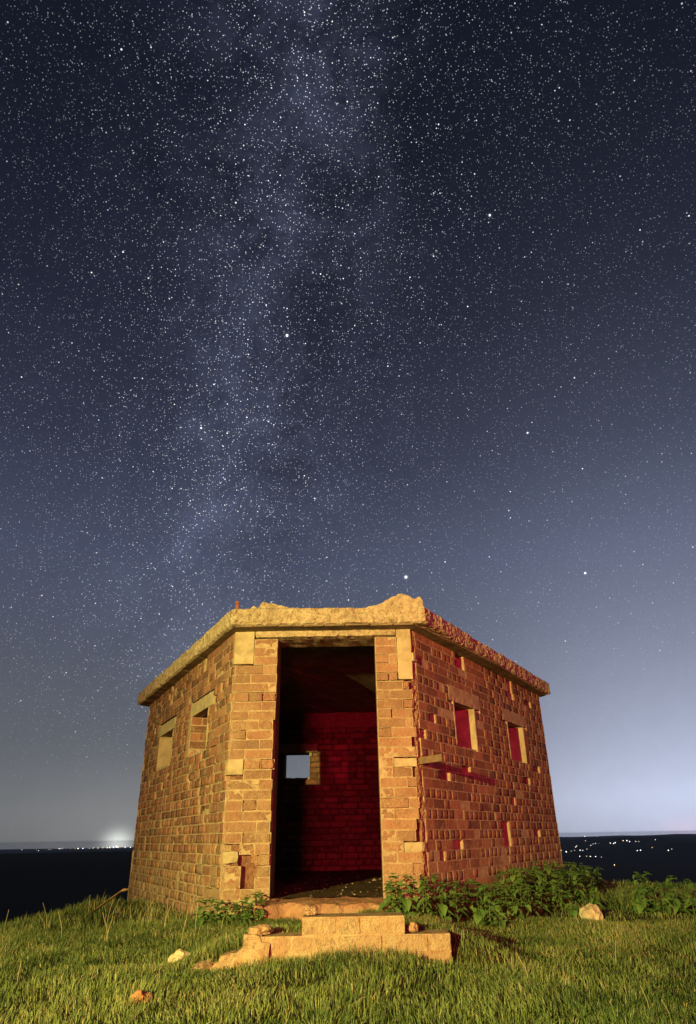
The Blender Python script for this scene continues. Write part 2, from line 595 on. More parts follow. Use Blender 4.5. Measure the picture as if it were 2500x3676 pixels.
# ------------------------------------------------------------------ pillbox
FL, FR = np.array((-1.022, 5.72)), np.array((0.533, 5.72))
RR, LL = np.array((2.522, 8.995)), np.array((-2.763, 9.19))
BR, BL = np.array((1.80, 10.33)), np.array((-2.10, 10.33))
SOF, FLOOR_Z = 2.262, 0.185
TOPZ = 2.285
BOT = -0.22
TH = 0.35
pill = thing('pillbox', (-0.25, 7.9, 0.0), 'derelict hexagonal red brick pillbox with broken concrete roof slab and open doorway', 'pillbox')


class Face:
    def __init__(self, a, b):
        self.a = np.array(a, float)
        v = np.array(b, float) - self.a
        self.L = float(np.hypot(*v))
        self.t = v / self.L
        self.n = np.array((-self.t[1], self.t[0]))

    def p(self, u, d, z):
        q = self.a + self.t * u + self.n * d
        return (float(q[0]), float(q[1]), float(z))

    def mat(self, u, d, z, rot=0.0, sx=1.0, sz=1.0):
        o = self.p(u, d, z)
        m = Matrix(((self.t[0], self.n[0], 0, o[0]), (self.t[1], self.n[1], 0, o[1]), (0, 0, 1, o[2]), (0, 0, 0, 1)))
        return m @ Matrix.Rotation(rot, 4, 'Y') @ Matrix.Diagonal((sx, 1, sz, 1))


front, right, left = Face(FL, FR), Face(FR, RR), Face(LL, FL)
rb, bb, lb = Face(RR, BR), Face(BR, BL), Face(BL, LL)
inner = Face((-2.0, 9.97), (1.7, 9.97))
LW = left.L
# openings as (u0, u1, z0, z1)
OPEN = {
    'front': [(0.374, 1.246, -1.0, 2.205)],
    'right': [(0.855, 1.40, 1.355, 1.752), (2.37, 2.95, 1.35, 1.752), (1.02, 1.235, 2.128, 3.0), (2.56, 2.70, 2.12, 3.0), (1.86, 2.07, 0.495, 0.728)],
    'left': [(LW - 1.39, LW - 0.73, 1.37, 1.727), (LW - 2.95, LW - 2.20, 1.37, 1.727), (LW - 1.06, LW - 0.93, 2.105, 3.0), (LW - 2.53, LW - 2.42, 2.07, 3.0)],
    'inner': [(-0.975 + 2.0, -0.605 + 2.0, 1.36, 1.70)],
}


def grid_boxes(L, z0, z1, holes, d0, d1, face, V_, F_):
    us = sorted({0.0, L} | {min(max(h[i], 0), L) for h in holes for i in (0, 1)})
    zs = sorted({z0, z1} | {min(max(h[i], z0), z1) for h in holes for i in (2, 3)})
    for i in range(len(us) - 1):
        for j in range(len(zs) - 1):
            uc, zc = (us[i] + us[i + 1]) / 2, (zs[j] + zs[j + 1]) / 2
            if any(h[0] < uc < h[1] and h[2] < zc < h[3] for h in holes):
                continue
            add_box(V_, F_, [face.p(u, d, z) for u, d, z in (
                (us[i], d0, zs[j]), (us[i + 1], d0, zs[j]), (us[i + 1], d1, zs[j]), (us[i], d1, zs[j]),
                (us[i], d0, zs[j + 1]), (us[i + 1], d0, zs[j + 1]), (us[i + 1], d1, zs[j + 1]), (us[i], d1, zs[j + 1]))])


def add_box(V_, F_, p):
    b = len(V_)
    V_.extend(p)
    F_.extend([(b, b + 3, b + 2, b + 1), (b + 4, b + 5, b + 6, b + 7), (b, b + 1, b + 5, b + 4), (b + 1, b + 2, b + 6, b + 5),
               (b + 2, b + 3, b + 7, b + 6), (b + 3, b, b + 4, b + 7)])


for nm, fc, holes in (('front', front, OPEN['front']), ('right', right, OPEN['right']), ('left', left, OPEN['left'])):
    v, f = [], []
    grid_boxes(fc.L, BOT, TOPZ, holes + ([(0.138, 0.264, 0.235, 0.495)] if nm == 'front' else []), 0.085, TH, fc, v, f)
    put('wall_core', mesh_of('wall_core', v, f, M['core']), pill)
for fc in (rb, lb):
    v, f = [], []
    grid_boxes(fc.L, BOT, TOPZ, [], 0.085, TH, fc, v, f)
    put('wall_core', mesh_of('wall_core', v, f, M['core']), pill)
# the back wall, its window seen through the door
v, f = [], []
bh = [(h[0], h[1], h[2], h[3]) for h in OPEN['inner']]
grid_boxes(inner.L, BOT, TOPZ, bh, 0.09, 0.36, inner, v, f)
put('wall_core', mesh_of('wall_core', v, f, M['core']), pill)


# bricks -------------------------------------------------------------
def brick_variant(Lb, Hb, Db, rough, spall, flat=1.0):
    """a worn brick: 50 triangles, face towards -y at y = 0"""
    nx, ny = 4, 2
    vs, idx = [], {}
    for j in range(ny + 1):
        for i in range(nx + 1):
            x = -Lb / 2 + Lb * i / nx
            z = -Hb / 2 + Hb * j / ny
            y = random.uniform(-0.0012, 0.0012) * flat
            ex, ez = i in (0, nx), j in (0, ny)
            if ex:
                x -= math.copysign(random.uniform(0.0, rough * 0.7), x)
            elif ez:
                x += random.uniform(-0.008, 0.008)
            if ez:
                z -= math.copysign(random.uniform(0.0, rough), z)
            if ex or ez:
                y += random.uniform(0.001, 0.0025 + rough * 0.5) * flat
            if ex and ez:
                y += random.uniform(0.0, rough * 1.6) * flat
                x -= math.copysign(random.uniform(0.0, rough * 0.35), x)
                z -= math.copysign(random.uniform(0.0, rough * 0.35), z)
            if not (ex or ez):
                y += spall * random.uniform(0.3, 1.0)
            elif spall and random.random() < 0.6:
                y += spall * random.uniform(0.2, 1.2)
            idx[i, j] = len(vs)
            vs.append((x, y, z))
    fs = []
    for j in range(ny):
        for i in range(nx):
            a, b, c, d = idx[i, j], idx[i + 1, j], idx[i + 1, j + 1], idx[i, j + 1]
            if random.random() < 0.5:
                fs += [(a, b, c), (a, c, d)]
            else:
                fs += [(a, b, d), (b, c, d)]
    ring = [idx[i, 0] for i in range(nx)] + [idx[nx, j] for j in range(ny)] + [idx[i, ny] for i in range(nx, 0, -1)] + [idx[0, j] for j in range(ny, 0, -1)]
    back = []
    for r_ in ring:
        x, y, z = vs[r_]
        back.append(len(vs))
        vs.append((x, Db, z))
    n = len(ring)
    for k in range(n):
        a, b = ring[k], ring[(k + 1) % n]
        c, d = back[(k + 1) % n], back[k]
        fs += [(b, a, d), (b, d, c)]
    for k in range(1, n - 1):
        fs.append((back[0], back[k + 1], back[k])[::-1])
    return np.array(vs), np.array(fs)


BL_, BH_, BHEAD = 0.217, 0.0705, 0.1045
VAR = {}
for key, Lb in (('s', BL_), ('h', BHEAD)):
    for cls, rough, sp in (('fine', 0.0022, 0.0), ('worn', 0.0046, 0.0015), ('spalled', 0.0075, 0.012)):
        VAR[key, cls] = [brick_variant(Lb, BH_, 0.10, rough, sp, {'fine': 0.30, 'worn': 0.55, 'spalled': 0.8}[cls]) for _ in range(7)]
    VAR[key, 'flat'] = [brick_variant(Lb, BH_, 0.10, 0.0028, 0.0, 0.14) for _ in range(8)]
VMESH = {}
for k, lst in VAR.items():
    VMESH[k] = [mesh_of('brick', v, f, M['brick']) for v, f in lst]

WEATH = {k: [mesh_of('brick', v, f, M['brick_weathered']) for v, f in VAR[k]] for k in VAR}
PALE = {k: [mesh_of('brick', v, f, M['brick_pale']) for v, f in VAR[k]] for k in (('s', 'fine'), ('s', 'worn'), ('h', 'fine'), ('h', 'worn'), ('h', 'spalled'))}
COURSE, Z0 = 0.0774, 0.953 - 0.0774 * 15
BRICKS = []          # (face, u, z, length, kind, class, depth, rot, size on the picture)
MORTAR_V, MORTAR_F = [], []


def visible_size(fc, u, z, ln):
    p0, p1 = fc.p(u - ln / 2, 0, z), fc.p(u + ln / 2, 0, z)
    a = Vector((p0[0], p0[1], p0[2] - CAM_Z))
    b = Vector((p1[0], p1[1], p1[2] - CAM_Z))
    h = BH_ / ((a + b) / 2).length
    return a.angle(b) * h


def lay(fc, name, blocks, relief, classes, j=0.0080, miss=None, zlo=-0.12, seedshift=0):
    """courses of bricks on a face, leaving the openings and the cast blocks free"""
    holes = OPEN.get(name, []) + blocks
    n = int((SOF - zlo) / COURSE) + 2
    for k in range(n):
        zb = Z0 + k * COURSE
        zc = zb + COURSE / 2
        if zc < zlo or zb + COURSE > TOPZ + 0.05:
            continue
        segs = [(0.092 if name == 'right' else (random.uniform(-0.012, 0.022) if name == 'left' else 0.0), fc.L + (random.uniform(-0.03, 0.012) if name == 'right' else 0.0))]
        for h in holes:
            if h[2] - 0.012 < zc < h[3] + 0.012:
                ns = []
                for s in segs:
                    if h[1] <= s[0] or h[0] >= s[1]:
                        ns.append(s)
                    else:
                        if h[0] - s[0] > 0.02:
                            ns.append((s[0], h[0]))
                        if s[1] - h[1] > 0.02:
                            ns.append((h[1], s[1]))
                segs = ns
        for s0, s1 in segs:
            u = s0
            at_hole = abs(s0) > 0.1
            first = True
            hdr = (k % 2 == 0)
            while u < s1 - 0.015:
                mixr = random.random()
                kind = 'h' if (hdr if mixr < 0.86 else not hdr) else 's'
                ln = (BHEAD if kind == 'h' else BL_) + random.uniform(-0.004, 0.004)
                if first and not hdr and s1 - s0 > 0.5 and not at_hole:
                    ln = BHEAD * 1.5
                first = False
                if s1 - (u + ln) < 0.05:
                    ln = s1 - u - (j if s1 < fc.L - 1e-6 else 0.0)
                if ln < 0.025:
                    break
                place(fc, name, u + ln / 2, zc, ln, relief, classes, s0, s1, miss)
                u += ln + j


def place(fc, name, uc, zc, ln, relief, classes, s0, s1, miss):
    kind = 's' if ln > 0.155 else 'h'
    r = random.random()
    cls = 'fine' if r < classes[0] else ('worn' if r < classes[1] else 'spalled')
    if name == 'right' and cls != 'spalled':
        cls = 'flat'
    dep = random.gauss(0, relief)
    dep = max(-2.2 * relief, min(2.2 * relief, dep))
    mr = miss(uc, zc, ln) if miss else 0.0
    if mr == 'gone':
        return
    dep += mr
    BRICKS.append((fc, name, uc, zc + random.uniform(-0.0015, 0.0015), ln, kind, cls, dep, random.gauss(0, 0.006), visible_size(fc, uc, zc, ln)))
    md = dep + ((0.0008 + random.uniform(0, 0.0016)) if name == 'right' else relief * 0.9 + 0.0030 + random.uniform(0, 0.0016) + (0.004 if cls == 'spalled' else 0.0))
    if (name == 'front' and random.random() < 0.26) or (name == 'left' and random.random() < 0.07):
        md += random.uniform(0.012, 0.035)
    hl, hh = ln / 2 + 0.0056, COURSE / 2
    add_box(MORTAR_V, MORTAR_F, [fc.p(uc + a * hl, d, zc + b * hh) for a, d, b in (
        (-1, md, -1), (1, md, -1), (1, 0.10, -1), (-1, 0.10, -1), (-1, md, 1), (1, md, 1), (1, 0.10, 1), (-1, 0.10, 1))])


# cast concrete blocks let into the brickwork: face name -> (u0, u1, z0, z1)
CAST = {
    'front': [(-0.01, 0.172, 1.968, 2.28), (1.430, 1.556, 1.812, 2.20), (0.002, 0.130, 1.062, 1.190), (0.010, 0.128, 0.425, 0.520),
              (1.362, 1.549, 1.103, 1.178), (1.412, 1.552, 0.484, 0.560)],
    'right': [(0.76, 1.56, 1.752, 1.905), (2.25, 3.08, 1.752, 1.895), (-0.005, 0.085, 1.968, 2.05)],
    'left': [(LW - 1.46, LW - 0.60, 1.727, 1.862), (LW - 3.07, LW - 2.14, 1.727, 1.855), (LW - 0.035, LW + 0.01, 1.968, 2.28),
             (LW - 0.07, LW, 1.062, 1.190), (LW - 0.05, LW, 0.425, 0.520)],
    'inner': [(0.95, 1.50, 1.70, 1.82)],
}
LINTEL = (0.172, 1.430, 2.203, 2.275)


def miss_front(u, z, ln):
    if 0.135 < u < 0.275 and 0.225 < z < 0.51:
        return 'gone'
    if 1.40 < u < 1.475 and 1.49 < z < 1.545:
        return 0.045
    if u > 0.33 and u < 0.374 and 1.28 < z < 1.34:
        return 0.05
    r = random.random()
    return random.uniform(0.010, 0.022) if r < 0.06 else 0.0


def miss_right(u, z, ln):
    r = random.random()
    near = (u < 0.75 and 0.8 < z < 1.6) or (0.8 < u < 2.9 and 1.12 < z < 1.34)
    lim = 0.06 if near else 0.012
    if r < lim:
        return random.uniform(0.02, 0.07)
    return 0.0


def miss_left(u, z, ln):
    return random.uniform(0.008, 0.02) if random.random() < 0.035 else 0.0


# front piers by hand: alternating stretcher and header from the jamb
def lay_front():
    blocks = CAST['front'] + [LINTEL]
    for k in range(40):
        zb = Z0 + k * COURSE
        zc = zb + COURSE / 2
        if zc < -0.12 or zb + COURSE > TOPZ + 0.05:
            continue
        for side in (0, 1):
            if side == 0:
                s0, s1 = 0.0, 0.374 - (random.uniform(0.0, 0.022) if 0.5 < zc < 1.6 else random.uniform(0.0, 0.006))
            else:
                s0, s1 = 1.246, 1.555 + (random.uniform(-0.055, -0.02) if random.random() < 0.25 else random.uniform(-0.022, 0.004))
            for h in blocks:
                if h[2] - 0.012 < zc < h[3] + 0.012:
                    if h[0] < s0 + 0.05 and h[1] > s0:
                        s0 = h[1] + 0.006
                    elif h[1] > s1 - 0.05 and h[0] < s1:
                        s1 = h[0] - 0.006
            if s1 - s0 < 0.05:
                continue
            widths = []
            tot = s1 - s0
            x = 0.0
            kk = k + side
            seq = ['s', 'h', 'h'] if kk % 2 == 0 else ['h', 's', 'h']
            if random.random() < 0.18 or (side == 0 and zc < 0.51):
                seq = ['h', 'h', 'h']
            for s in seq:
                ln = (BL_ if s == 's' else BHEAD) + random.uniform(-0.005, 0.005)
                if tot - x - ln < 0.055:
                    ln = tot - x
                widths.append(ln)
                x += ln + 0.008
                if x >= tot:
                    break
            x = 0.0
            for ln in widths:
                uc = (s0 + x + ln / 2) if side else (s1 - x - ln / 2)
                place(front, 'front', uc, zc, ln, 0.0026, (0.30, 0.64), s0, s1, miss_front)
                x += ln + 0.008


lay_front()
_u0 = OPEN['left'][0][0]
rev = Face(left.p(_u0 + 0.02, 0.0, 0)[:2], left.p(_u0 + 0.02, 0.352, 0)[:2])
for k in range(40):
    _z = Z0 + (k + 0.5) * COURSE
    if 1.37 < _z < 1.727:
        for a_, b_ in (((0.0, 0.217), (0.225, 0.35)) if k % 2 else ((0.0, 0.104), (0.112, 0.329))):
            place(rev, 'rev', (a_ + b_) / 2, _z, b_ - a_, 0.002, (0.5, 0.8), 0, 0.35, None)
NB_front = len(BRICKS)
lay(right, 'right', CAST['right'], 0.0008, (0.70, 0.95), miss=miss_right)
lay(left, 'left', CAST['left'], 0.0020, (0.50, 0.86), miss=miss_left)
for fc, nm in ((rb, 'rb'), (lb, 'lb')):
    lay(fc, nm, [], 0.002, (0.5, 0.9))
NOUT = len(BRICKS)
mort_out = put('mortar', mesh_of('mortar', MORTAR_V, MORTAR_F, M['mortar']), pill)
MORTAR_V, MORTAR_F = [], []
lay(inner, 'inner', CAST['inner'], 0.004, (0.4, 0.8), zlo=0.1, miss=lambda u, z, l: 0.05 if random.random() < 0.03 else 0.0)
put('mortar', mesh_of('mortar_inside', MORTAR_V, MORTAR_F, M['inner_tone']), pill)


def joined_bricks(name, items, mat, parent):
    vs, fs, ts = [], [], []
    base_ = 0
    for (fc, nm, uc, zc, ln, kind, cls, dep, rot, _) in items:
        v0, f0 = random.choice(VAR[kind, cls])
        L0 = BL_ if kind == 's' else BHEAD
        m = np.array(fc.mat(uc, dep, zc, rot, ln / L0, 1.0))
        vv = v0 @ m[:3, :3].T + m[:3, 3]
        vs.append(vv)
        fs.append(f0 + base_)
        ts.append(np.full(len(vv), random.random()))
        base_ += len(vv)
    me = mesh_np(name, np.concatenate(vs), np.concatenate(fs), mat, np.concatenate(ts))
    o = put(name, me, parent)
    o['kind'] = 'stuff'
    return o


outside = sorted(BRICKS[:NOUT], key=lambda b: -b[9] * (0.0 if b[1] in ('rb', 'lb') else 1.0))
singles, rest = outside[:300], outside[300:]
for (fc, nm, uc, zc, ln, kind, cls, dep, rot, _) in singles:
    L0 = BL_ if kind == 's' else BHEAD
    worn_ = nm == 'front' or (nm == 'left' and uc > LW - 0.20 - 0.25 * random.random())
    put('brick', random.choice((WEATH if worn_ else VMESH)[kind, cls]), pill, fc.mat(uc, dep, zc, rot, ln / L0, 1.0))
joined_bricks('brickwork', rest, M['brickwork'], pill)
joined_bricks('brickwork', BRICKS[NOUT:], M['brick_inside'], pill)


# cast blocks, lintels, reveals ---------------------------------------
def rough_block(fc, u0, u1, z0, z1, d0, d1, seg=0.035, amp=0.004, chip=0.010, seed=0):
    """a box with its outer face divided and chipped along the edges"""
    nu = max(2, int((u1 - u0) / seg))
    nz_ = max(2, int((z1 - z0) / seg))
    nd = max(1, int((d1 - d0) / 0.08))
    V_, F_ = [], []
    cache = {}

    def vert(i, j, k):
        if (i, j, k) in cache:
            return cache[i, j, k]
        u = u0 + (u1 - u0) * i / nu
        z = z0 + (z1 - z0) * j / nz_
        d = d0 + (d1 - d0) * k / nd
        eu, ez, ed = i in (0, nu), j in (0, nz_), k == 0
        if ed:
            d += amp * noise.noise(Vector((u * 14 + seed, z * 14, seed * 3.1))) * 1.2
        if eu and ed or ez and ed:
            c = abs(noise.noise(Vector((u * 22 + 5, z * 22, seed + 9.0)))) * chip * 1.6
            d += c
            if ez:
                z -= math.copysign(c * 0.8, j - nz_ / 2)
            if eu:
                u -= math.copysign(c * 0.8, i - nu / 2)
        elif ez or eu:
            w = amp * noise.noise(Vector((u * 12 + seed, d * 12, z * 12)))
            if ez:
                z += w
            else:
                u += w
        cache[i, j, k] = len(V_)
        V_.append(fc.p(u, d, z))
        return cache[i, j, k]
    for i in range(nu):
        for j in range(nz_):
            F_.append((vert(i, j, 0), vert(i + 1, j, 0), vert(i + 1, j + 1, 0), vert(i, j + 1, 0)))
            F_.append((vert(i, j, nd), vert(i, j + 1, nd), vert(i + 1, j + 1, nd), vert(i + 1, j, nd)))
    for k in range(nd):
        for i in range(nu):
            F_.append((vert(i, 0, k), vert(i, 0, k + 1), vert(i + 1, 0, k + 1), vert(i + 1, 0, k)))
            F_.append((vert(i, nz_, k), vert(i + 1, nz_, k), vert(i + 1, nz_, k + 1), vert(i, nz_, k + 1)))
        for j in range(nz_):
            F_.append((vert(0, j, k), vert(0, j + 1, k), vert(0, j + 1, k + 1), vert(0, j, k + 1)))
            F_.append((vert(nu, j, k), vert(nu, j, k + 1), vert(nu, j + 1, k + 1), vert(nu, j + 1, k)))
    return V_, F_


def block(name, fc, u0, u1, z0, z1, d0, d1, mat, **kw):
    v, f = rough_block(fc, u0, u1, z0, z1, d0, d1, **kw)
    return put(name, mesh_of(name, v, f, mat), pill)


block('door_lintel', front, 0.176, 1.426, 2.204, 2.272, -0.004, 0.345, M['concrete'], amp=0.006, chip=0.014, seed=1)
block('padstone', front, 0.002, 0.170, 1.970, 2.274, -0.003, 0.10, M['cast'], chip=0.005, seed=2)
block('padstone', front, 1.432, 1.560, 1.815, 2.274, -0.004, 0.10, M['cast'], chip=0.006, seed=3)
block('padstone', left, LW - 0.033, LW + 0.002, 1.970, 2.274, -0.002, 0.08, M['cast'], chip=0.005, seed=4)
block('quoin_block', front, 0.004, 0.128, 1.066, 1.186, 0.0, 0.10, M['cast'], chip=0.012, seed=5)
block('quoin_block', front, 0.006, 0.125, 0.428, 0.516, 0.001, 0.10, M['cast'], chip=0.014, seed=6)
block('quoin_block', front, 1.364, 1.550, 1.106, 1.175, -0.001, 0.10, M['cast'], chip=0.006, seed=7)
block('quoin_block', front, 1.414, 1.553, 0.487, 0.557, -0.001, 0.10, M['cast'], chip=0.006, seed=8)
block('quoin_block', left, LW - 0.068, LW - 0.001, 1.066, 1.186, -0.003, 0.08, M['cast'], chip=0.008, seed=9)
block('quoin_block', right, 0.004, 0.080, 1.972, 2.046, -0.020, 0.08, M['cast'], chip=0.006, seed=10)
block('quoin_block', right, 0.004, 0.064, 0.488, 0.556, -0.010, 0.08, M['cast'], chip=0.006, seed=11)
for fc, u0, u1, z0, z1, s in ((right, 0.763, 1.557, 1.754, 1.902, 12), (right, 2.253, 3.077, 1.754, 1.892, 13),
                              (left, LW - 1.457, LW - 0.603, 1.729, 1.860, 14), (left, LW - 3.067, LW - 2.143, 1.729, 1.852, 15),
                              (inner, 0.953, 1.497, 1.703, 1.817, 16)):
    block('window_lintel', fc, u0, u1, z0, z1, -0.003, 0.345, M['cast'], chip=0.006, amp=0.003, seed=s)
# concrete cheeks of the loopholes
for fc, (u0, u1, z0, z1), s in ((right, OPEN['right'][0], 20), (right, OPEN['right'][1], 21), (left, OPEN['left'][0], 22), (left, OPEN['left'][1], 23)):
    w = 0.045
    if s != 22:
        block('window_cheek', fc, u0 - 0.006, u0 + w - 0.02, z0 - 0.004, z1, -0.004, 0.352, M['cast'], chip=0.006, amp=0.003, seed=s)
    block('window_cheek', fc, u1 - w + 0.02, u1 + 0.008, z0 - 0.004, z1, -0.004, 0.352, M['cast'], chip=0.006, amp=0.003, seed=s + 10)
    block('window_sill', fc, u0 + 0.027, u1 - 0.027, z0 - 0.045, z0 + 0.004, 0.02, 0.352, M['mortar'], chip=0.02, amp=0.006, seed=s + 20)
bi = OPEN['inner'][0]
block('window_cheek', inner, bi[1] - 0.012, bi[1] + 0.02, bi[2] + 0.11, bi[3], 0.03, 0.365, M['cast'], chip=0.004, amp=0.002, seed=44)
block('window_sill', inner, bi[0] - 0.01, bi[1] + 0.01, bi[2] - 0.06, bi[2] + 0.006, 0.03, 0.365, M['mortar'], chip=0.03, amp=0.012, seed=45)

# the broken edge between the doorway pier and the shaded wall
V_, F_ = [], []
nu_, nz_ = 9, 190
for j in range(nz_ + 1):
    z = -0.1 + (SOF + 0.12) * j / nz_
    for i in range(nu_ + 1):
        u = -0.004 + 0.100 * i / nu_
        d = 0.010 + 0.020 * nz(u * 20, z * 9, 1.0) + 0.016 * nz(u * 45, z * 26, 2.0) + 0.012 * nz(u * 70, z * 60, 3.0)
        if i == 0:
            d = 0.012 + 0.010 * nz(0, z * 14, 5.0)
        if i == nu_:
            d = 0.004 + abs(d) * 0.5
        V_.append(right.p(u + 0.012 * nz(u * 40, z * 30, 7.0), max(d, 0.0), z))
for j in range(nz_):
    for i in range(nu_):
        a = j * (nu_ + 1) + i
        F_.append((a, a + 1, a + nu_ + 2, a + nu_ + 1))
put('broken_corner', mesh_of('broken_corner', V_, F_, M['rubble']), pill)
# loose broken pieces round the hole at the foot of the pier
V_, F_ = [], []
for j in range(31):
    for i in range(13):
        u, z = 0.122 + 0.15 * i / 12, 0.20 + 0.33 * j / 30
        lft = 0.0 + 0.9 * abs(nz(z * 11, 2.0)) + (1.6 if z < 0.30 else 0.0)
        rgt = 12 - 1.2 * abs(nz(z * 13, 6.0)) - (3.4 if z > 0.43 else (0.0 if z < 0.36 else 1.6))
        d = 0.19 + 0.03 * nz(u * 25, z * 25, 4.0) + 0.02 * nz(u * 60, z * 60, 4.0)
        d -= 0.24 * max(0.0, 1 - max(0.0, i - lft) / 1.1) + 0.24 * max(0.0, 1 - max(0.0, rgt - i) / 1.6)
        d -= 0.24 * max(0.0, 1 - j / 3.0) + 0.24 * max(0.0, 1 - (30 - j) / 2.5)
        V_.append(front.p(u + 0.010 * nz(z * 30, 3.0), min(max(d, 0.004 + 0.006 * abs(nz(u * 40, z * 40))), 0.25), z))
for j in range(30):
    for i in range(12):
        a = j * 13 + i
        F_.append((a, a + 1, a + 14, a + 13))
put('broken_hole', mesh_of('broken_hole', V_, F_, M['rubble']), pill)

# roof slab --------------------------------------------------------------
SP = [(-1.035, 5.535), (0.648, 5.545), (2.665, 8.955), (1.92, 10.52), (-2.22, 10.52), (-2.93, 9.165)]
ZB, ZT = 2.264, 2.416
per, nrm = [], []
for i in range(6):
    a, b = np.array(SP[i]), np.array(SP[(i + 1) % 6])
    L = np.hypot(*(b - a))
    n = max(2, int(L / (0.016 if i in (0, 1, 5) else 0.12)))
    t = (b - a) / L
    nn = np.array((t[1], -t[0]))
    for k in range(n):
        per.append(a + t * L * k / n)
        nrm.append(nn)
rows = [0.0, 0.08, 0.17, 0.27, 0.38, 0.5, 0.62, 0.74, 0.86, 0.95, 1.0]
V_, F_ = [], []
n = len(per)
for ri, r_ in enumerate(rows):
    for k in range(n):
        p, nn = per[k], nrm[k]
        z = ZB + (ZT - ZB) * r_
        a1 = -0.055 * max(0.0, nz(p[0] * 6.5, p[1] * 6.5, z * 9 + 4) - 0.28) + nz(p[0] * 5, p[1] * 5, z * 5) * 0.012 + nz(p[0] * 19, p[1] * 19, z * 19) * 0.010 + nz(p[0] * 41, p[1] * 41, z * 41) * 0.009
        if ri == 0:
            a1 -= 0.010 + abs(nz(p[0] * 9, p[1] * 9, 3.3)) * 0.045
            z += abs(nz(p[0] * 12, p[1] * 12, 7.7)) * 0.022
        if ri == 1:
            a1 -= abs(nz(p[0] * 9, p[1] * 9, 3.3)) * 0.020
        if ri == len(rows) - 1:
            a1 -= 0.012
            z += nz(p[0] * 6, p[1] * 6, 1.7) * 0.010 + nz(p[0] * 25, p[1] * 25, 1.7) * 0.005
        q = p + nn * a1
        V_.append((q[0], q[1], z))
for ri in range(len(rows) - 1):
    for k in range(n):
        F_.append((ri * n + k, ri * n + (k + 1) % n, (ri + 1) * n + (k + 1) % n, (ri + 1) * n + k))
F_.append(tuple((len(rows) - 1) * n + k for k in range(n)))
F_.append(tuple(n - 1 - k for k in range(n)))
slab = put('roof_slab', mesh_of('roof_slab', V_, F_, M['concrete']), pill)
# board-marked underside: planks of the shuttering left as a relief, one by one
plank_dir = np.array((0.48, 0.877))
perp = np.array((plank_dir[1], -plank_dir[0]))


def clip_line(c):
    """where the line perp.x = c crosses the outline, inset a little"""
    ts = []
    for i in range(6):
        a, b = np.array(SP[i]), np.array(SP[(i + 1) % 6])
        da, db = a @ perp - c, b @ perp - c
        if da * db < 0:
            p = a + (b - a) * da / (da - db)
            ts.append(p @ plank_dir)
    return (min(ts) + 0.035, max(ts) - 0.035) if len(ts) >= 2 else None


cs = [np.array(p) @ perp for p in SP]
c = min(cs) + 0.06
while c < max(cs) - 0.06:
    w = random.uniform(0.14, 0.19)
    lo, hi = clip_line(c + 0.012), clip_line(c + w - 0.004)
    if lo and hi:
        zz = ZB + 0.0085 - random.uniform(0.010, 0.016)
        pts = []
        V_, F_ = [], []
        segs = 14
        for s in range(segs + 1):
            for cc, rng_ in ((c + 0.003, lo), (c + w - 0.003, hi)):
                tpos = rng_[0] + (rng_[1] - rng_[0]) * s / segs
                p = plank_dir * tpos + perp * (cc + nz(tpos * 3, cc * 9) * 0.003)
                dz_ = nz(p[0] * 6, p[1] * 6, 5.0) * 0.004
                V_.append((p[0], p[1], zz + dz_))
                V_.append((p[0], p[1], ZB + 0.03))
        for s in range(segs):
            b0 = s * 4
            F_.append((b0, b0 + 4, b0 + 6, b0 + 2))
            F_.append((b0 + 1, b0 + 5, b0 + 4, b0)[::-1])
            F_.append((b0 + 2, b0 + 6, b0 + 7, b0 + 3)[::-1])
        F_.append((0, 2, 3, 1))
        b0 = segs * 4
        F_.append((b0, b0 + 1, b0 + 3, b0 + 2))
        put('soffit_board', mesh_of('soffit_board', V_, F_, M['soffit']), pill)
    c += w + 0.004


def mound(name, x0, x1, y0, y1, hfun, mat, nx=30, ny=16):
    """a broken lump on top of the slab: height field with skirts"""
    V_, F_ = [], []
    for j in range(ny + 1):
        for i in range(nx + 1):
            x = x0 + (x1 - x0) * i / nx
            y = y0 + (y1 - y0) * j / ny
            h = hfun(x, y)
            h = max(h, -0.02) - abs(nz(x * 9, y * 9, 2.0)) * 0.022 + abs(nz(x * 21, y * 21, 5.0)) * 0.018 + nz(x * 50, y * 50, 2.0) * 0.008
            V_.append((x + nz(x * 17, y * 17, 8.0) * 0.010, y + nz(x * 17, y * 17, 4.0) * 0.010, ZT + h))
    for j in range(ny):
        for i in range(nx):
            a = j * (nx + 1) + i
            F_.append((a, a + 1, a + nx + 2, a + nx + 1))
    ring = [i for i in range(nx)] + [j * (nx + 1) + nx for j in range(ny)] + [ny * (nx + 1) + i for i in range(nx, 0, -1)] + [j * (nx + 1) for j in range(ny, 0, -1)]
    low = []
    for r_ in ring:
        x, y, z = V_[r_]
        low.append(len(V_))
        V_.append((x, y, ZT - 0.05))
    for k in range(len(ring)):
        a, b = ring[k], ring[(k + 1) % len(ring)]
        F_.append((b, a, low[k], low[(k + 1) % len(ring)]))
    F_.append(tuple(low))
    return put(name, mesh_of(name, V_, F_, mat), pill)


def h_right(x, y):
    prof = np.interp(x, [0.12, 0.18, 0.28, 0.38, 0.44, 0.49, 0.525, 0.56, 0.60, 0.632, 0.655], [-0.02, 0.0, 0.035, 0.083, 0.120, 0.124, 0.100, 0.072, 0.072, 0.082, 0.045])
    back = np.interp(y, [5.53, 5.62, 5.80, 5.95, 6.05], [0.93, 1.0, 0.8, 0.35, -0.2])
    return float(prof * back) if prof > 0 else float(prof)


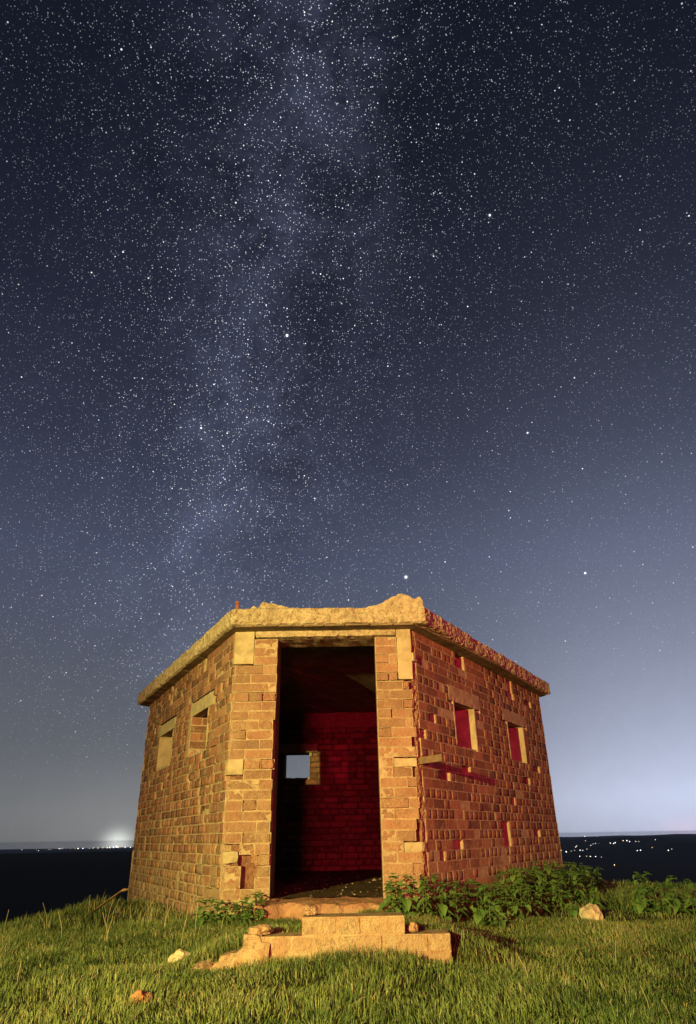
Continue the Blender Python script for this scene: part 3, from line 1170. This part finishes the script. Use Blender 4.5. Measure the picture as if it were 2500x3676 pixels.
def h_left(x, y):
    prof = np.interp(x, [-0.90, -0.87, -0.845, -0.818, -0.80, -0.785, -0.762, -0.70, -0.62, -0.52, -0.45], [-0.02, 0.012, 0.036, 0.022, 0.016, 0.055, 0.080, 0.060, 0.038, 0.004, -0.02])
    back = np.interp(y, [5.54, 5.60, 5.72, 5.80], [0.8, 1.0, 0.6, -0.2])
    return float(prof * back) if prof > 0 else float(prof)


mound('parapet_stump', 0.12, 0.650, 5.545, 6.05, h_right, M['concrete'], 34, 18)
mound('parapet_stump', -0.90, -0.45, 5.56, 5.80, h_left, M['concrete'], 34, 10)
# rusty flat bar standing on the slab
v, f = [], []
for z in (ZT - 0.03, ZT + 0.035, ZT + 0.086):
    s = 0.0 if z < ZT else 0.001
    for x, y in ((-1.018 + s, 5.585), (-0.990 + s, 5.585), (-0.990 + s, 5.592), (-1.018 + s, 5.592)):
        v.append((x, y, z))
for k in (0, 4):
    for i in range(4):
        f.append((k + i, k + (i + 1) % 4, k + 4 + (i + 1) % 4, k + 4 + i))
f += [(3, 2, 1, 0), (8, 9, 10, 11)]
put('iron_bar', mesh_of('iron_bar', v, f, M['rust']), pill)
# bent iron plate standing out of the corner of the wall
tip = right.p(0.058, -0.20, 1.183)
v, f = [], []
for d, z, up in ((0.03, 1.172, 0.0), (-0.09, 1.180, 0.0), (-0.20, 1.187, 0.002)):
    for du, dz_ in ((0.0, 0.0), (0.055, 0.004), (0.055, 0.010), (0.010, 0.008), (0.006, -0.046), (0.0, -0.046)):
        v.append(right.p(0.045 + du, d, z + dz_))
for k in range(2):
    for i in range(6):
        f.append((k * 6 + i, k * 6 + (i + 1) % 6, k * 6 + 6 + (i + 1) % 6, k * 6 + 6 + i))
f += [tuple(range(6)), tuple(range(17, 11, -1))]
put('iron_bracket', mesh_of('iron_bracket', v, f, M['plate']), pill)

# floor of trodden dirt inside, with chips, and the worn threshold ---------------
V_, F_ = [], []
nx, ny = 60, 60
for j in range(ny + 1):
    for i in range(nx + 1):
        x = -2.6 + 5.0 * i / nx
        y = 5.80 + 4.4 * j / ny
        V_.append((x, y, FLOOR_Z + 0.012 * nz(x * 3, y * 3, 1.0) + 0.008 * nz(x * 11, y * 11, 1.0) + 0.03 * max(0.0, (y - 9.5))))
for j in range(ny):
    for i in range(nx):
        a = j * (nx + 1) + i
        xx, yy = -2.6 + 5.0 * (i + 0.5) / nx, 5.80 + 4.4 * (j + 0.5) / ny
        inside = all((fc.n @ (np.array((xx, yy)) - fc.a)) > 0.2 for fc in (front, right, left, rb, bb, lb)) or (-0.64 < xx < 0.22 and yy < 6.1)
        if inside:
            F_.append((a, a + 1, a + nx + 2, a + nx + 1))
put('dirt_floor', mesh_of('dirt_floor', V_, F_, M['dirt'], smooth=True), pill)


def chips(name, n, xr, yr, zf, size, mat, parent):
    vs, fs = [], []
    for _ in range(n):
        x, y = random.uniform(*xr), random.uniform(*yr)
        s = random.uniform(*size) * (2.2 if random.random() < 0.06 else 1)
        z = zf(x, y)
        b = len(vs)
        for p in ((1, 0, 0.1), (0.1, 0.9, 0), (-1, 0.2, 0.05), (-0.2, -0.8, 0), (0.1, 0, 0.6), (0, 0, -0.5)):
            vs.append((x + p[0] * s * random.uniform(0.6, 1.3), y + p[1] * s * random.uniform(0.6, 1.3), z + p[2] * s * random.uniform(0.6, 1.2)))
        for a in range(4):
            c_ = (a + 1) % 4
            fs.append((b + a, b + c_, b + 4))
            fs.append((b + c_, b + a, b + 5))
    o = put(name, mesh_of(name, vs, fs, mat), parent)
    o['kind'] = 'stuff'
    return o


chips('rubble_chips', 85, (-0.6, 0.9), (5.75, 8.6), lambda x, y: FLOOR_Z + 0.004, (0.004, 0.011), M['stone'], pill)
chips('rubble_chips', 260, (-0.62, 0.9), (5.75, 8.6), lambda x, y: FLOOR_Z + 0.003, (0.004, 0.012), M['dirt'], pill)

V_, F_ = [], []
nx, ny = 52, 40
for j in range(ny + 1):
    for i in range(nx + 1):
        x = -0.72 + 1.04 * i / nx
        y = 5.18 + 0.74 * j / ny
        edge = nz(x * 3.2, 2.0, 0.5) * 0.10 + nz(x * 9, 4.0, 0.5) * 0.05
        top = FLOOR_Z - 0.004 - 0.025 * max(0.0, 1 - (y - 5.3) / 0.25) + 0.014 * nz(x * 7, y * 7, 3.0) + 0.008 * nz(x * 23, y * 23, 3.0)
        fall = float(sstep(5.40 + edge, 5.45 + edge + 0.05 * nz(x * 14, 9.0), y)) * 0.93 + 0.07 * float(sstep(5.2, 5.4, y))
        base_ = float(ground(x, y)) - 0.06
        V_.append((x, y, base_ + (top - base_) * fall - 0.0))
for j in range(ny):
    for i in range(nx):
        a = j * (nx + 1) + i
        F_.append((a, a + 1, a + nx + 2, a + nx + 1))
put('threshold', mesh_of('threshold', V_, F_, M['sill']), pill)

# ------------------------------------------------------------------ broken brick steps
steps = thing('brick_steps', (0.0, 3.95, 0.05), 'broken remains of brick steps in the grass before the doorway', 'steps')
stf = Face((-0.80, 3.80), (0.60, 3.80))
O = -0.80


def step_brick(x0, x1, k, dep=0.0, cls='worn', rot=0.0):
    ln = x1 - x0
    kind = 's' if ln > 0.155 else 'h'
    L0 = BL_ if kind == 's' else BHEAD
    zc = 0.018 + k * 0.0755 + 0.0375
    put('brick', random.choice(PALE[kind, cls]), steps, stf.mat((x0 + x1) / 2 - O, dep - 0.004, zc, rot, (ln - 0.003) / L0, 0.955))


# lowest course, mostly buried
x = 0.462
while x > -0.50:
    w = BL_
    step_brick(x - w, x, 0, -0.002)
    x -= w + 0.011
# middle course
for x0, x1 in ((0.362, 0.466), (0.139, 0.352), (-0.085, 0.128), (-0.306, -0.096), (-0.415, -0.317), (-0.520, -0.426)):
    step_brick(x0, x1, 1, random.uniform(-0.003, 0.003), 'worn' if x0 < -0.2 or x0 > 0.3 else 'fine', random.gauss(0, 0.006))
# top course
for x0, x1 in ((0.034, 0.246), (-0.083, 0.024), (-0.262, -0.094)):
    step_brick(x0, x1, 2, random.uniform(-0.002, 0.003), 'fine', random.gauss(0, 0.006))
v, f = [], []
for (x0, x1, z0, z1, d0, d1) in ((-0.49, 0.464, -0.05, 0.0925, 0.001, 0.22), (-0.525, 0.465, 0.0925, 0.168, 0.002, 0.20), (-0.262, 0.241, 0.168, 0.2465, 0.002, 0.16)):
    add_box(v, f, [stf.p(u - O, d, z) for u, d, z in ((x0, d0, z0), (x1, d0, z0), (x1, d1, z0), (x0, d1, z0), (x0, d0, z1), (x1, d0, z1), (x1, d1, z1), (x0, d1, z1))])
put('mortar', mesh_of('step_mortar', v, f, M['bed']), steps)


def lump(name, c, s, mat, parent=None, seed=0.0, res=3, amp=0.35, flat=0.0):
    """a stone: an icosphere broken by noise"""
    import bmesh
    bm = bmesh.new()
    bmesh.ops.create_icosphere(bm, subdivisions=res, radius=1.0)
    for vv in bm.verts:
        p = vv.co.copy()
        k = 1 + amp * noise.noise(p * 1.1 + Vector((seed, seed * 2, 0))) + amp * 0.5 * noise.noise(p * 2.7 + Vector((seed, 0, seed))) + amp * 0.22 * noise.noise(p * 7 + Vector((0, seed, 0)))
        p = p * k
        if p.z < -0.45:
            p.z = -0.45
        vv.co = Vector((p.x * s[0], p.y * s[1], p.z * s[2]))
    me = bpy.data.meshes.new(name)
    bm.to_mesh(me)
    bm.free()
    me.materials.append(mat)
    return put(name, me, parent, Matrix.Translation(c))



V_, F_ = [], []
nx, ny = 46, 16
for j in range(ny + 1):
    for i in range(nx + 1):
        x = -0.84 + 0.42 * i / nx
        y = 3.70 + 0.30 * j / ny
        crest = np.interp(x, [-0.84, -0.80, -0.74, -0.66, -0.58, -0.53, -0.49, -0.45, -0.42], [-0.03, 0.045, 0.062, 0.066, 0.105, 0.150, 0.158, 0.150, 0.140])
        prof = np.interp(y - 0.05 * nz(x * 9, 1.0), [3.70, 3.755, 3.785, 3.86, 3.93, 4.0], [-0.6, 0.25, 0.93, 1.0, 0.9, 0.2])
        h = crest * prof + 0.016 * nz(x * 15, y * 15, 1.0) + 0.012 * nz(x * 37, y * 37, 1.0)
        V_.append((x + 0.010 * nz(x * 21, y * 21, 6.0), y + 0.010 * nz(x * 21, y * 21, 9.0), h))
for j in range(ny):
    for i in range(nx):
        a = j * (nx + 1) + i
        F_.append((a, a + 1, a + nx + 2, a + nx + 1))
put('mortar_bed', mesh_of('mortar_bed', V_, F_, M['bed']), steps)
for x0, w_, z_, rot in ((-0.505, 0.095, 0.150, 0.10), (-0.60, 0.11, 0.075, -0.16)):
    put('brick', PALE['h', 'spalled'][1], steps, stf.mat(x0 - O, -0.010, z_, rot, w_ / BHEAD, 0.85))
for i, (c, sz, mt) in enumerate((((-0.47, 3.86, 0.185), (0.050, 0.045, 0.028), 'bed'), ((-0.225, 3.87, 0.262), (0.030, 0.028, 0.024), 'bed'),
                                 ((0.285, 3.86, 0.185), (0.026, 0.022, 0.024), 'sill'))):
    lump('mortar_lump', c, sz, M[mt], steps, seed=i * 3.7 + 1, amp=0.6)

# ------------------------------------------------------------------ stones and a stick
def gz(x, y):
    return float(ground(x, y))


def stone(x, y, s, mat, seed, label, dz=0.0):
    o = lump('stone', (x, y, gz(x, y) + s[2] * 0.30 + dz), s, M[mat], None, seed, amp=0.5)
    tag(o, label, 'stone')
    return o


stone(1.79, 5.80, (0.082, 0.07, 0.085), 'stone', 23.0, 'pale chalky stone lying in the grass beyond the nettles')
stone(-0.94, 4.16, (0.060, 0.045, 0.045), 'stone', 11.0, 'small tan stone in the grass near the broken steps')
stone(-0.87, 3.22, (0.042, 0.035, 0.032), 'redstone', 17.0, 'small reddish brick stone in the front grass by the picture edge')


def stick(name, pts, radii, mat, label):
    V_, F_ = [], []
    m = 7
    for (p, r_) in zip(pts, radii):
        for k in range(m):
            a = 2 * math.pi * k / m
            V_.append((p[0] + math.cos(a) * r_ * 0.6, p[1] + math.sin(a) * r_ * 0.9, p[2] + math.cos(a) * r_ * 0.8))
    for i in range(len(pts) - 1):
        for k in range(m):
            F_.append((i * m + k, i * m + (k + 1) % m, (i + 1) * m + (k + 1) % m, (i + 1) * m + k))
    F_.append(tuple(range(m))[::-1])
    F_.append(tuple((len(pts) - 1) * m + k for k in range(m)))
    o = put(name, mesh_of(name, V_, F_, mat))
    return tag(o, label, 'stick')


g0 = gz(-2.2, 6.4)
stick('dead_branch', [(-2.26, 6.30, g0 - 0.03), (-2.17, 6.38, g0 + 0.055), (-2.08, 6.44, g0 + 0.125), (-2.00, 6.48, g0 + 0.185), (-1.95, 6.50, g0 + 0.19)],
      [0.026, 0.026, 0.022, 0.018, 0.008], M['wood'], 'dead wooden branch poking out of the grass beside the brick wall')

# ------------------------------------------------------------------ nettles
def nettle_mesh(seed, height):
    rnd = random.Random(seed)
    V_, F_, T_ = [], [], []

    def leaf(o, yaw, pitch, ln, wd, tint):
        ca, sa = math.cos(yaw), math.sin(yaw)
        rows_ = ((0.0, 0.10), (0.22, 0.85), (0.5, 1.0), (0.78, 0.52), (1.0, 0.0))
        b = len(V_)
        roll_ = rnd.uniform(-0.4, 0.4)
        for (s, w) in rows_:
            dr = pitch - s * 0.9
            fx = ln * s * math.cos(pitch - s * 0.45)
            fz = ln * s * math.sin(pitch - s * 0.45)
            for side in (-1, 0, 1):
                wy = side * w * wd * 0.5
                zz = fz + (abs(side) * w * wd * 0.22) + roll_ * wy
                V_.append((o[0] + ca * fx - sa * wy, o[1] + sa * fx + ca * wy, o[2] + zz))
                T_.append(tint)
        for r_ in range(len(rows_) - 1):
            for s in range(2):
                a = b + r_ * 3 + s
                F_.append((a, a + 1, a + 4, a + 3))
    nodes = max(5, int(height / 0.042))
    lean = (rnd.uniform(-0.12, 0.12), rnd.uniform(-0.12, 0.12))
    for i in range(nodes):
        s = (i + 0.6) / nodes
        o = (lean[0] * s * height, lean[1] * s * height, s * height)
        size = (0.100 * (1 - 0.60 * s) + 0.014) * rnd.uniform(0.8, 1.2)
        y0 = (i % 2) * math.pi / 2 + rnd.uniform(-0.4, 0.4)
        for k in (0, 1):
            leaf(o, y0 + math.pi * k, rnd.uniform(-0.35, 0.55), size, size * 0.68, min(1, max(0, rnd.gauss(0.45 + 0.22 * s, 0.16))))
        if rnd.random() < 0.65 and s > 0.25:
            for k in (0, 1):
                leaf(o, y0 + math.pi * (k + 0.5) + rnd.uniform(-.4, .4), rnd.uniform(-0.2, 0.7), size * 0.62, size * 0.42, min(1, max(0, rnd.gauss(0.55, 0.16))))
    for k in range(4):
        leaf((lean[0] * height, lean[1] * height, height), k * 1.57 + 0.4, 0.7, 0.03, 0.018, 0.75)
    stemv, stemf = [], []
    for i, z in enumerate((-0.06, height * 0.5, height)):
        for k in range(4):
            a = k * math.pi / 2
            s = max(0, z) / height
            stemv.append((lean[0] * max(z, 0) + math.cos(a) * 0.003 * (1.2 - s), lean[1] * max(z, 0) + math.sin(a) * 0.003 * (1.2 - s), z))
    for i in range(2):
        for k in range(4):
            stemf.append((i * 4 + k, i * 4 + (k + 1) % 4, i * 4 + 4 + (k + 1) % 4, i * 4 + 4 + k))
    return (mesh_of('leaves', V_, F_, M['nettle'], tint=T_), mesh_of('stem', stemv, stemf, M['nettle'], tint=[0.6] * 12))


NETTLES = [nettle_mesh(100 + i, h) for i, h in enumerate((0.22, 0.26, 0.30, 0.33, 0.36, 0.40, 0.30, 0.25))]


def nettle(x, y, h, label, group):
    cand = min(range(len(NETTLES)), key=lambda i: abs((0.22, 0.26, 0.30, 0.33, 0.36, 0.40, 0.30, 0.25)[i] - h) + random.uniform(0, 0.05))
    hh = (0.22, 0.26, 0.30, 0.33, 0.36, 0.40, 0.30, 0.25)[cand]
    z = gz(x, y)
    o = bpy.data.objects.new('nettle_plant', None)
    o.empty_display_size = 0.1
    o.matrix_world = Matrix.Translation((x, y, z)) @ Matrix.Rotation(random.uniform(0, 6.28), 4, 'Z') @ Matrix.Scale(h / hh, 4)
    COL.objects.link(o)
    tag(o, label, 'nettle', group)
    for nm, me in zip(('leaves', 'stem'), NETTLES[cand]):
        c_ = bpy.data.objects.new(nm, me)
        COL.objects.link(c_)
        c_.parent = o
        if nm == 'leaves':
            c_['kind'] = 'stuff'


placed = []


def spread(n, fn, mind):
    out, tries = [], 0
    while len(out) < n and tries < n * 60:
        tries += 1
        p = fn()
        if p is None or any((p[0] - q[0]) ** 2 + (p[1] - q[1]) ** 2 < mind * mind for q in placed):
            continue
        placed.append(p)
        out.append(p)
    return out


def along_right():
    u = random.uniform(-0.12, 4.0) if random.random() < 0.55 else random.uniform(-0.1, 1.6)
    d = -random.uniform(0.05, 0.62 if u < 2.8 else 0.45)
    q_ = right.p(u, d, 0)
    return (q_[0], q_[1], u, d) if q_[1] > 4.9 else None


NG = 'nettles growing along the shaded brick wall'
for (x, y, u, d) in spread(120, along_right, 0.095):
    h = random.uniform(0.19, 0.29) + (0.03 if 1.2 < u < 3.3 else -0.03) - 0.15 * max(0.0, -d - 0.25)
    nettle(x, y, h, 'leafy green nettle in the thick clump along the brick wall with two square loopholes', NG)
for (x, y, u, d) in spread(14, lambda: (random.uniform(0.24, 0.62), random.uniform(5.18, 5.66), 0, 0), 0.085):
    nettle(x, y, random.uniform(0.15, 0.25), 'low nettle at the foot of the pier beside the doorway threshold', 'nettles at the foot of the doorway pier')
for (x, y, u, d) in spread(26, lambda: (random.uniform(-1.12, -0.66), random.uniform(5.16, 5.64), 0, 0), 0.07):
    nettle(x, y, random.uniform(0.11, 0.19), 'low dark nettle below the cracked brick pier with the hole', 'nettles below the cracked pier')
for (x, y, u, d) in spread(22, lambda: (random.uniform(1.55, 3.3), random.uniform(5.9, 7.9), 0, 0), 0.13):
    nettle(x, y, random.uniform(0.12, 0.24), 'small nettle standing loose in the grass near the pale chalky stone', 'loose nettles near the pale stone')

# ------------------------------------------------------------------ grass
def inside_poly(x, y, poly):
    ins = np.ones(len(x), bool)
    for i in range(len(poly)):
        a, b = poly[i], poly[(i + 1) % len(poly)]
        ins &= ((b[0] - a[0]) * (y - a[1]) - (b[1] - a[1]) * (x - a[0])) > -0.01 * math.hypot(b[0] - a[0], b[1] - a[1])
    return ins


def vnoise(x, y, s, seed):
    """cheap smooth value noise"""
    r_ = np.random.default_rng(seed)
    tab = r_.random((64, 64))
    fx, fy = x * s + 500, y * s + 500
    ix, iy = np.floor(fx).astype(int), np.floor(fy).astype(int)
    tx, ty = fx - ix, fy - iy
    tx, ty = tx * tx * (3 - 2 * tx), ty * ty * (3 - 2 * ty)
    g = lambda a, b: tab[a % 64, b % 64]
    return (g(ix, iy) * (1 - tx) + g(ix + 1, iy) * tx) * (1 - ty) + (g(ix, iy + 1) * (1 - tx) + g(ix + 1, iy + 1) * tx) * ty


def grass_points(n, xr, yr):
    return RNG.uniform(*xr, n), RNG.uniform(*yr, n)


sets = [(270000, (-3.0, 3.2), (2.0, 5.6), 1.0), (70000, (-4.4, 5.5), (4.6, 8.5), 1.15), (46000, (1.6, 9.0), (6.5, 13.0), 1.5), (16000, (-5.5, -2.2), (7.0, 13.0), 1.4),
        (26000, (-0.85, 0.65), (3.86, 5.6), 0.62)]
xs, ys, sc_ = [], [], []
for n_, xr, yr, s_ in sets:
    a, b = grass_points(n_, xr, yr)
    xs.append(a)
    ys.append(b)
    sc_.append(np.full(n_, s_))
X, Y, S = np.concatenate(xs), np.concatenate(ys), np.concatenate(sc_)
keep_ = ~inside_poly(X, Y, [FL, FR, RR, BR, BL, LL])
keep_ &= ~((X > -0.56) & (X < 0.475) & (Y > 3.79) & (Y < 3.885))
keep_ &= ~((X > -0.30) & (X < 0.25) & (Y > 3.80) & (Y < 3.895))
keep_ &= ~((X > -0.68) & (X < 0.24) & (Y > 5.34 + 0.10 * np.sin(X * 9.0) + 0.05 * np.sin(X * 23.0)))
keep_ &= ~((np.hypot((X + 0.60) / 0.16, (Y - 3.80) / 0.07) < 1.0) & (RNG.random(len(X)) < 0.85))
thin = vnoise(X, Y, 3.1, 5) * 0.6 + vnoise(X, Y, 9.0, 6) * 0.4
keep_ &= RNG.random(len(X)) < np.clip(0.10 + thin * 1.5, 0, 1)
X, Y, S, thin = X[keep_], Y[keep_], S[keep_], thin[keep_]
n = len(X)
Zg = ground(X, Y)
tall = np.clip(vnoise(X, Y, 1.3, 11) * 0.5 + vnoise(X, Y, 4.2, 12) * 0.75 - 0.12, 0, 1.1)
wallhug = np.exp(-((np.hypot((X + 1.9) / 1.3, (Y - 6.6) / 1.6)) ** 2) * 1.2) * (X < -0.7)
H = (0.014 + 0.038 * tall + 0.030 * wallhug) * RNG.uniform(0.55, 1.35, n) * np.where(S > 1.2, 1.5, np.where(S < 0.8, 0.72, 1.0))
H = H * (1 + 0.55 * np.exp(-(((X + 0.15) / 0.5) ** 2 + ((Y - 3.70) / 0.10) ** 2)))
W = RNG.uniform(0.0010, 0.0021, n) * S * np.where(S > 1.2, 1.3, 1.0)
yaw = RNG.uniform(0, 2 * np.pi, n)
ldir = vnoise(X, Y, 3.4, 21) * 2 * np.pi * 2.0 + RNG.normal(0, 1.0, n)
lean = np.abs(RNG.normal(0.45, 0.40, n)) + (tall < 0.35) * 0.25
tint = np.clip(0.12 + 0.50 * RNG.random(n) + 0.46 * (vnoise(X, Y, 1.9, 31) - 0.5) + 0.40 * (vnoise(X, Y, 6.5, 33) - 0.5) + 0.10 * tall - 0.20 * wallhug, 0, 0.8)
straw = RNG.random(n) < (0.035 + 0.10 * (vnoise(X, Y, 2.6, 41) > 0.68) + 0.07 * (vnoise(X, Y, 8.0, 43) > 0.7))
tint = np.where(straw, RNG.uniform(0.84, 1.0, n), tint)
H = np.where(straw, H * 1.1, H)
lx, ly = np.cos(ldir) * lean, np.sin(ldir) * lean
wx, wy = np.cos(yaw) * W, np.sin(yaw) * W
P = np.empty((n, 5, 3), np.float32)
P[:, 0] = np.stack([X - wx, Y - wy, Zg - 0.008], -1)
P[:, 1] = np.stack([X + wx, Y + wy, Zg - 0.008], -1)
mx_, my_, mz_ = X + lx * H * 0.38, Y + ly * H * 0.38, Zg + H * 0.60
P[:, 2] = np.stack([mx_ + wx * 0.8, my_ + wy * 0.8, mz_], -1)
P[:, 3] = np.stack([mx_ - wx * 0.8, my_ - wy * 0.8, mz_], -1)
P[:, 4] = np.stack([X + lx * H * 1.15, Y + ly * H * 1.15, Zg + H * np.clip(1.05 - lean * 0.35, 0.35, 1.1)], -1)
b5 = (np.arange(n) * 5)[:, None]
tri = np.concatenate([b5 + np.array([[0, 1, 2]]), b5 + np.array([[0, 2, 3]]), b5 + np.array([[3, 2, 4]])], 0)
gr_o = put('grass', mesh_np('grass', P.reshape(-1, 3), tri, M['grass'], np.repeat(tint, 5)))
tag(gr_o, 'short rough green grass covering the hilltop', 'grass', kind='stuff')

# dry stalks standing in the grass beside the sunlit-side wall
vs, fs, ts = [], [], []
for i in range(34):
    x, y = (random.uniform(-2.5, -0.8), random.uniform(4.6, 6.6)) if i < 26 else (random.uniform(-1.8, 2.2), random.uniform(2.6, 5.4))
    if -0.7 < x < 0.5 and y > 3.6:
        continue
    z = gz(x, y)
    h = random.uniform(0.10, 0.20) * (1 if i < 26 else 0.6)
    a, ln = random.uniform(0, 6.28), random.uniform(0.1, 0.6)
    w = 0.0011
    b = len(vs)
    for s in (0, 0.5, 1.0):
        cx, cy, cz = x + math.cos(a) * ln * h * s * s, y + math.sin(a) * ln * h * s * s, z + h * s
        vs += [(cx - w, cy, cz), (cx + w, cy, cz)]
        ts += [0.95, 0.95]
    fs += [(b, b + 1, b + 3, b + 2), (b + 2, b + 3, b + 5, b + 4)]
st_o = put('dry_stalks', mesh_of('dry_stalks', vs, fs, M['grass'], tint=ts))
tag(st_o, 'thin dry grass stalks standing above the green grass', 'stalks', kind='stuff')

# ------------------------------------------------------------------ lights of far towns
RIGHT_L = [(17.51, -4.1, 1.0), (18.38, -4.3, .9), (17.51, -9.4, .9), (16.74, -16.6, 1), (16.83, -15.2, .8), (16.03, -21.6, 1.5), (16.4, -21.0, .9), (16.63, -20.4, .8),
           (17.03, -20.1, 1), (17.21, -20.2, .8), (17.53, -18.8, .8), (17.83, -14.6, .8), (18.01, -13.2, .9), (18.2, -12.6, 1.2), (18.43, -12.6, .9), (19.23, -12.2, .9),
           (19.45, -12.8, 1.1), (19.57, -11.9, 1.1), (20.14, -9.9, 1.3), (20.39, -9.7, 1.2), (20.56, -10.9, 1), (20.99, -10.8, .9), (21.2, -11.1, .9), (22.33, -9.3, .8),
           (20.98, -21.1, 1), (21.2, -20.8, 1.2), (22.01, -17.8, .8), (23.04, -21.1, 1.1), (23.28, -19.7, .6), (16.94, -26.9, .9), (17.42, -27.0, .8), (17.68, -27.3, .9),
           (18.05, -27.5, .9), (18.45, -28.0, .6), (19.25, -37.0, 1.3), (15.67, -20.0, .8)]
LEFT_L = [(-24.34, -8.0, .7), (-23.39, -8.4, .6), (-23.24, -9.4, .8), (-22.59, -8.5, .6), (-22.47, -8.6, .6), (-21.94, -7.3, .8), (-21.84, -7.6, 1.1), (-21.68, -7.4, .9),
          (-21.11, -8.2, .6), (-20.8, -8.1, .7), (-20.6, -8.0, 1.5), (-20.27, -8.0, 1.4), (-19.8, -8.1, .8), (-19.56, -7.9, 1.5), (-19.23, -7.9, .9), (-19.23, -9.2, .7),
          (-18.88, -7.8, 1.0), (-18.58, -7.6, 1.5), (-18.4, -7.6, 1.2), (-18.14, -7.4, 1.6), (-17.92, -6.6, 2.0), (-17.8, -7.5, 1.5), (-17.29, -6.1, .7), (-17.31, -7.8, 1.0),
          (-16.94, -7.7, 1.1), (-16.6, -7.3, .9)]


def glow_globe(mat):
    """a street lamp far off: a lantern of facets on its post"""
    V_, F_ = [], []
    for z, r_ in ((-1.0, 0.35), (-0.5, 0.9), (0.3, 1.0), (0.9, 0.45)):
        for k in range(8):
            a = math.pi * k / 4
            V_.append((math.cos(a) * r_, math.sin(a) * r_, z))
    for j in range(3):
        for k in range(8):
            F_.append((j * 8 + k, j * 8 + (k + 1) % 8, j * 8 + 8 + (k + 1) % 8, j * 8 + 8 + k))
    F_.append(tuple(range(7, -1, -1)))
    F_.append(tuple(range(24, 32)))
    return mesh_of('town_light', V_, F_, mat)


GL = {k: glow_globe(M['lamp_' + k]) for k in ('white', 'warm', 'cool', 'red')}


def town_light(azd, e, s, key, label, group, lo, hi):
    a = R(azd)
    e = e / 1000.0
    dist = lo
    best = None
    for dist in np.geomspace(lo, hi, 400):          # where that line of sight meets the land
        if CAM_Z + e * dist <= float(ground(math.sin(a) * dist, math.cos(a) * dist)) + 3.0:
            break
    x, y = math.sin(a) * dist, math.cos(a) * dist
    r_ = s * 0.00042 * dist
    z = max(CAM_Z + e * dist, float(ground(x, y)) + r_ * 0.4)
    o = bpy.data.objects.new('town_light', GL[key])
    o.matrix_world = Matrix.Translation((x, y, z)) @ Matrix.Scale(r_, 4)
    COL.objects.link(o)
    tag(o, label, 'light', group)


for i, (a, e, s) in enumerate(RIGHT_L):
    town_light(a, e, s, ('white', 'cool', 'warm', 'white')[i % 4], 'tiny lit lamp in the dark valley beyond the nettles',
               'lamps scattered over the dark valley', 1500, 25500)
for i, (a, e, s) in enumerate(LEFT_L):
    if i == 15:
        town_light(a, e, s, 'red', 'tiny red lamp just below the row of town lights', None, 3000, 25500)
    elif i == 20:
        town_light(a, e, s, 'white', 'brightest white lamp of the town on the skyline beside the sunlit wall'.replace('sunlit wall', 'loopholed wall'), None, 3000, 25500)
    else:
        town_light(a, e, s, ('white', 'warm', 'white', 'cool')[i % 4], 'small lamp in the row of town lights along the flat black skyline',
                   'row of town lights on the skyline', 3000, 25500)

# ------------------------------------------------------------------ night haze over the valley
hz_m = bpy.data.materials.new('night_haze')
hz_m.use_nodes = True
t = hz_m.node_tree
t.nodes.clear()
out = t.nodes.new('ShaderNodeOutputMaterial')
pv = t.nodes.new('ShaderNodeVolumePrincipled')
pv.inputs['Color'].default_value = (0.72, 0.80, 1.0, 1)
pv.inputs['Density'].default_value = 1.7e-5
pv.inputs['Anisotropy'].default_value = 0.2
t.links.new(pv.outputs[0], out.inputs['Volume'])
v, f = [], []
e_ = 30000.0
add_box(v, f, [(-e_, -e_, -260), (e_, -e_, -260), (e_, e_, -260), (-e_, e_, -260), (-e_, -e_, 8), (e_, -e_, 8), (e_, e_, 8), (-e_, e_, 8)])
hz = put('haze', mesh_of('haze', v, f, hz_m))
tag(hz, 'thin night haze over the far valley', 'haze', kind='stuff')
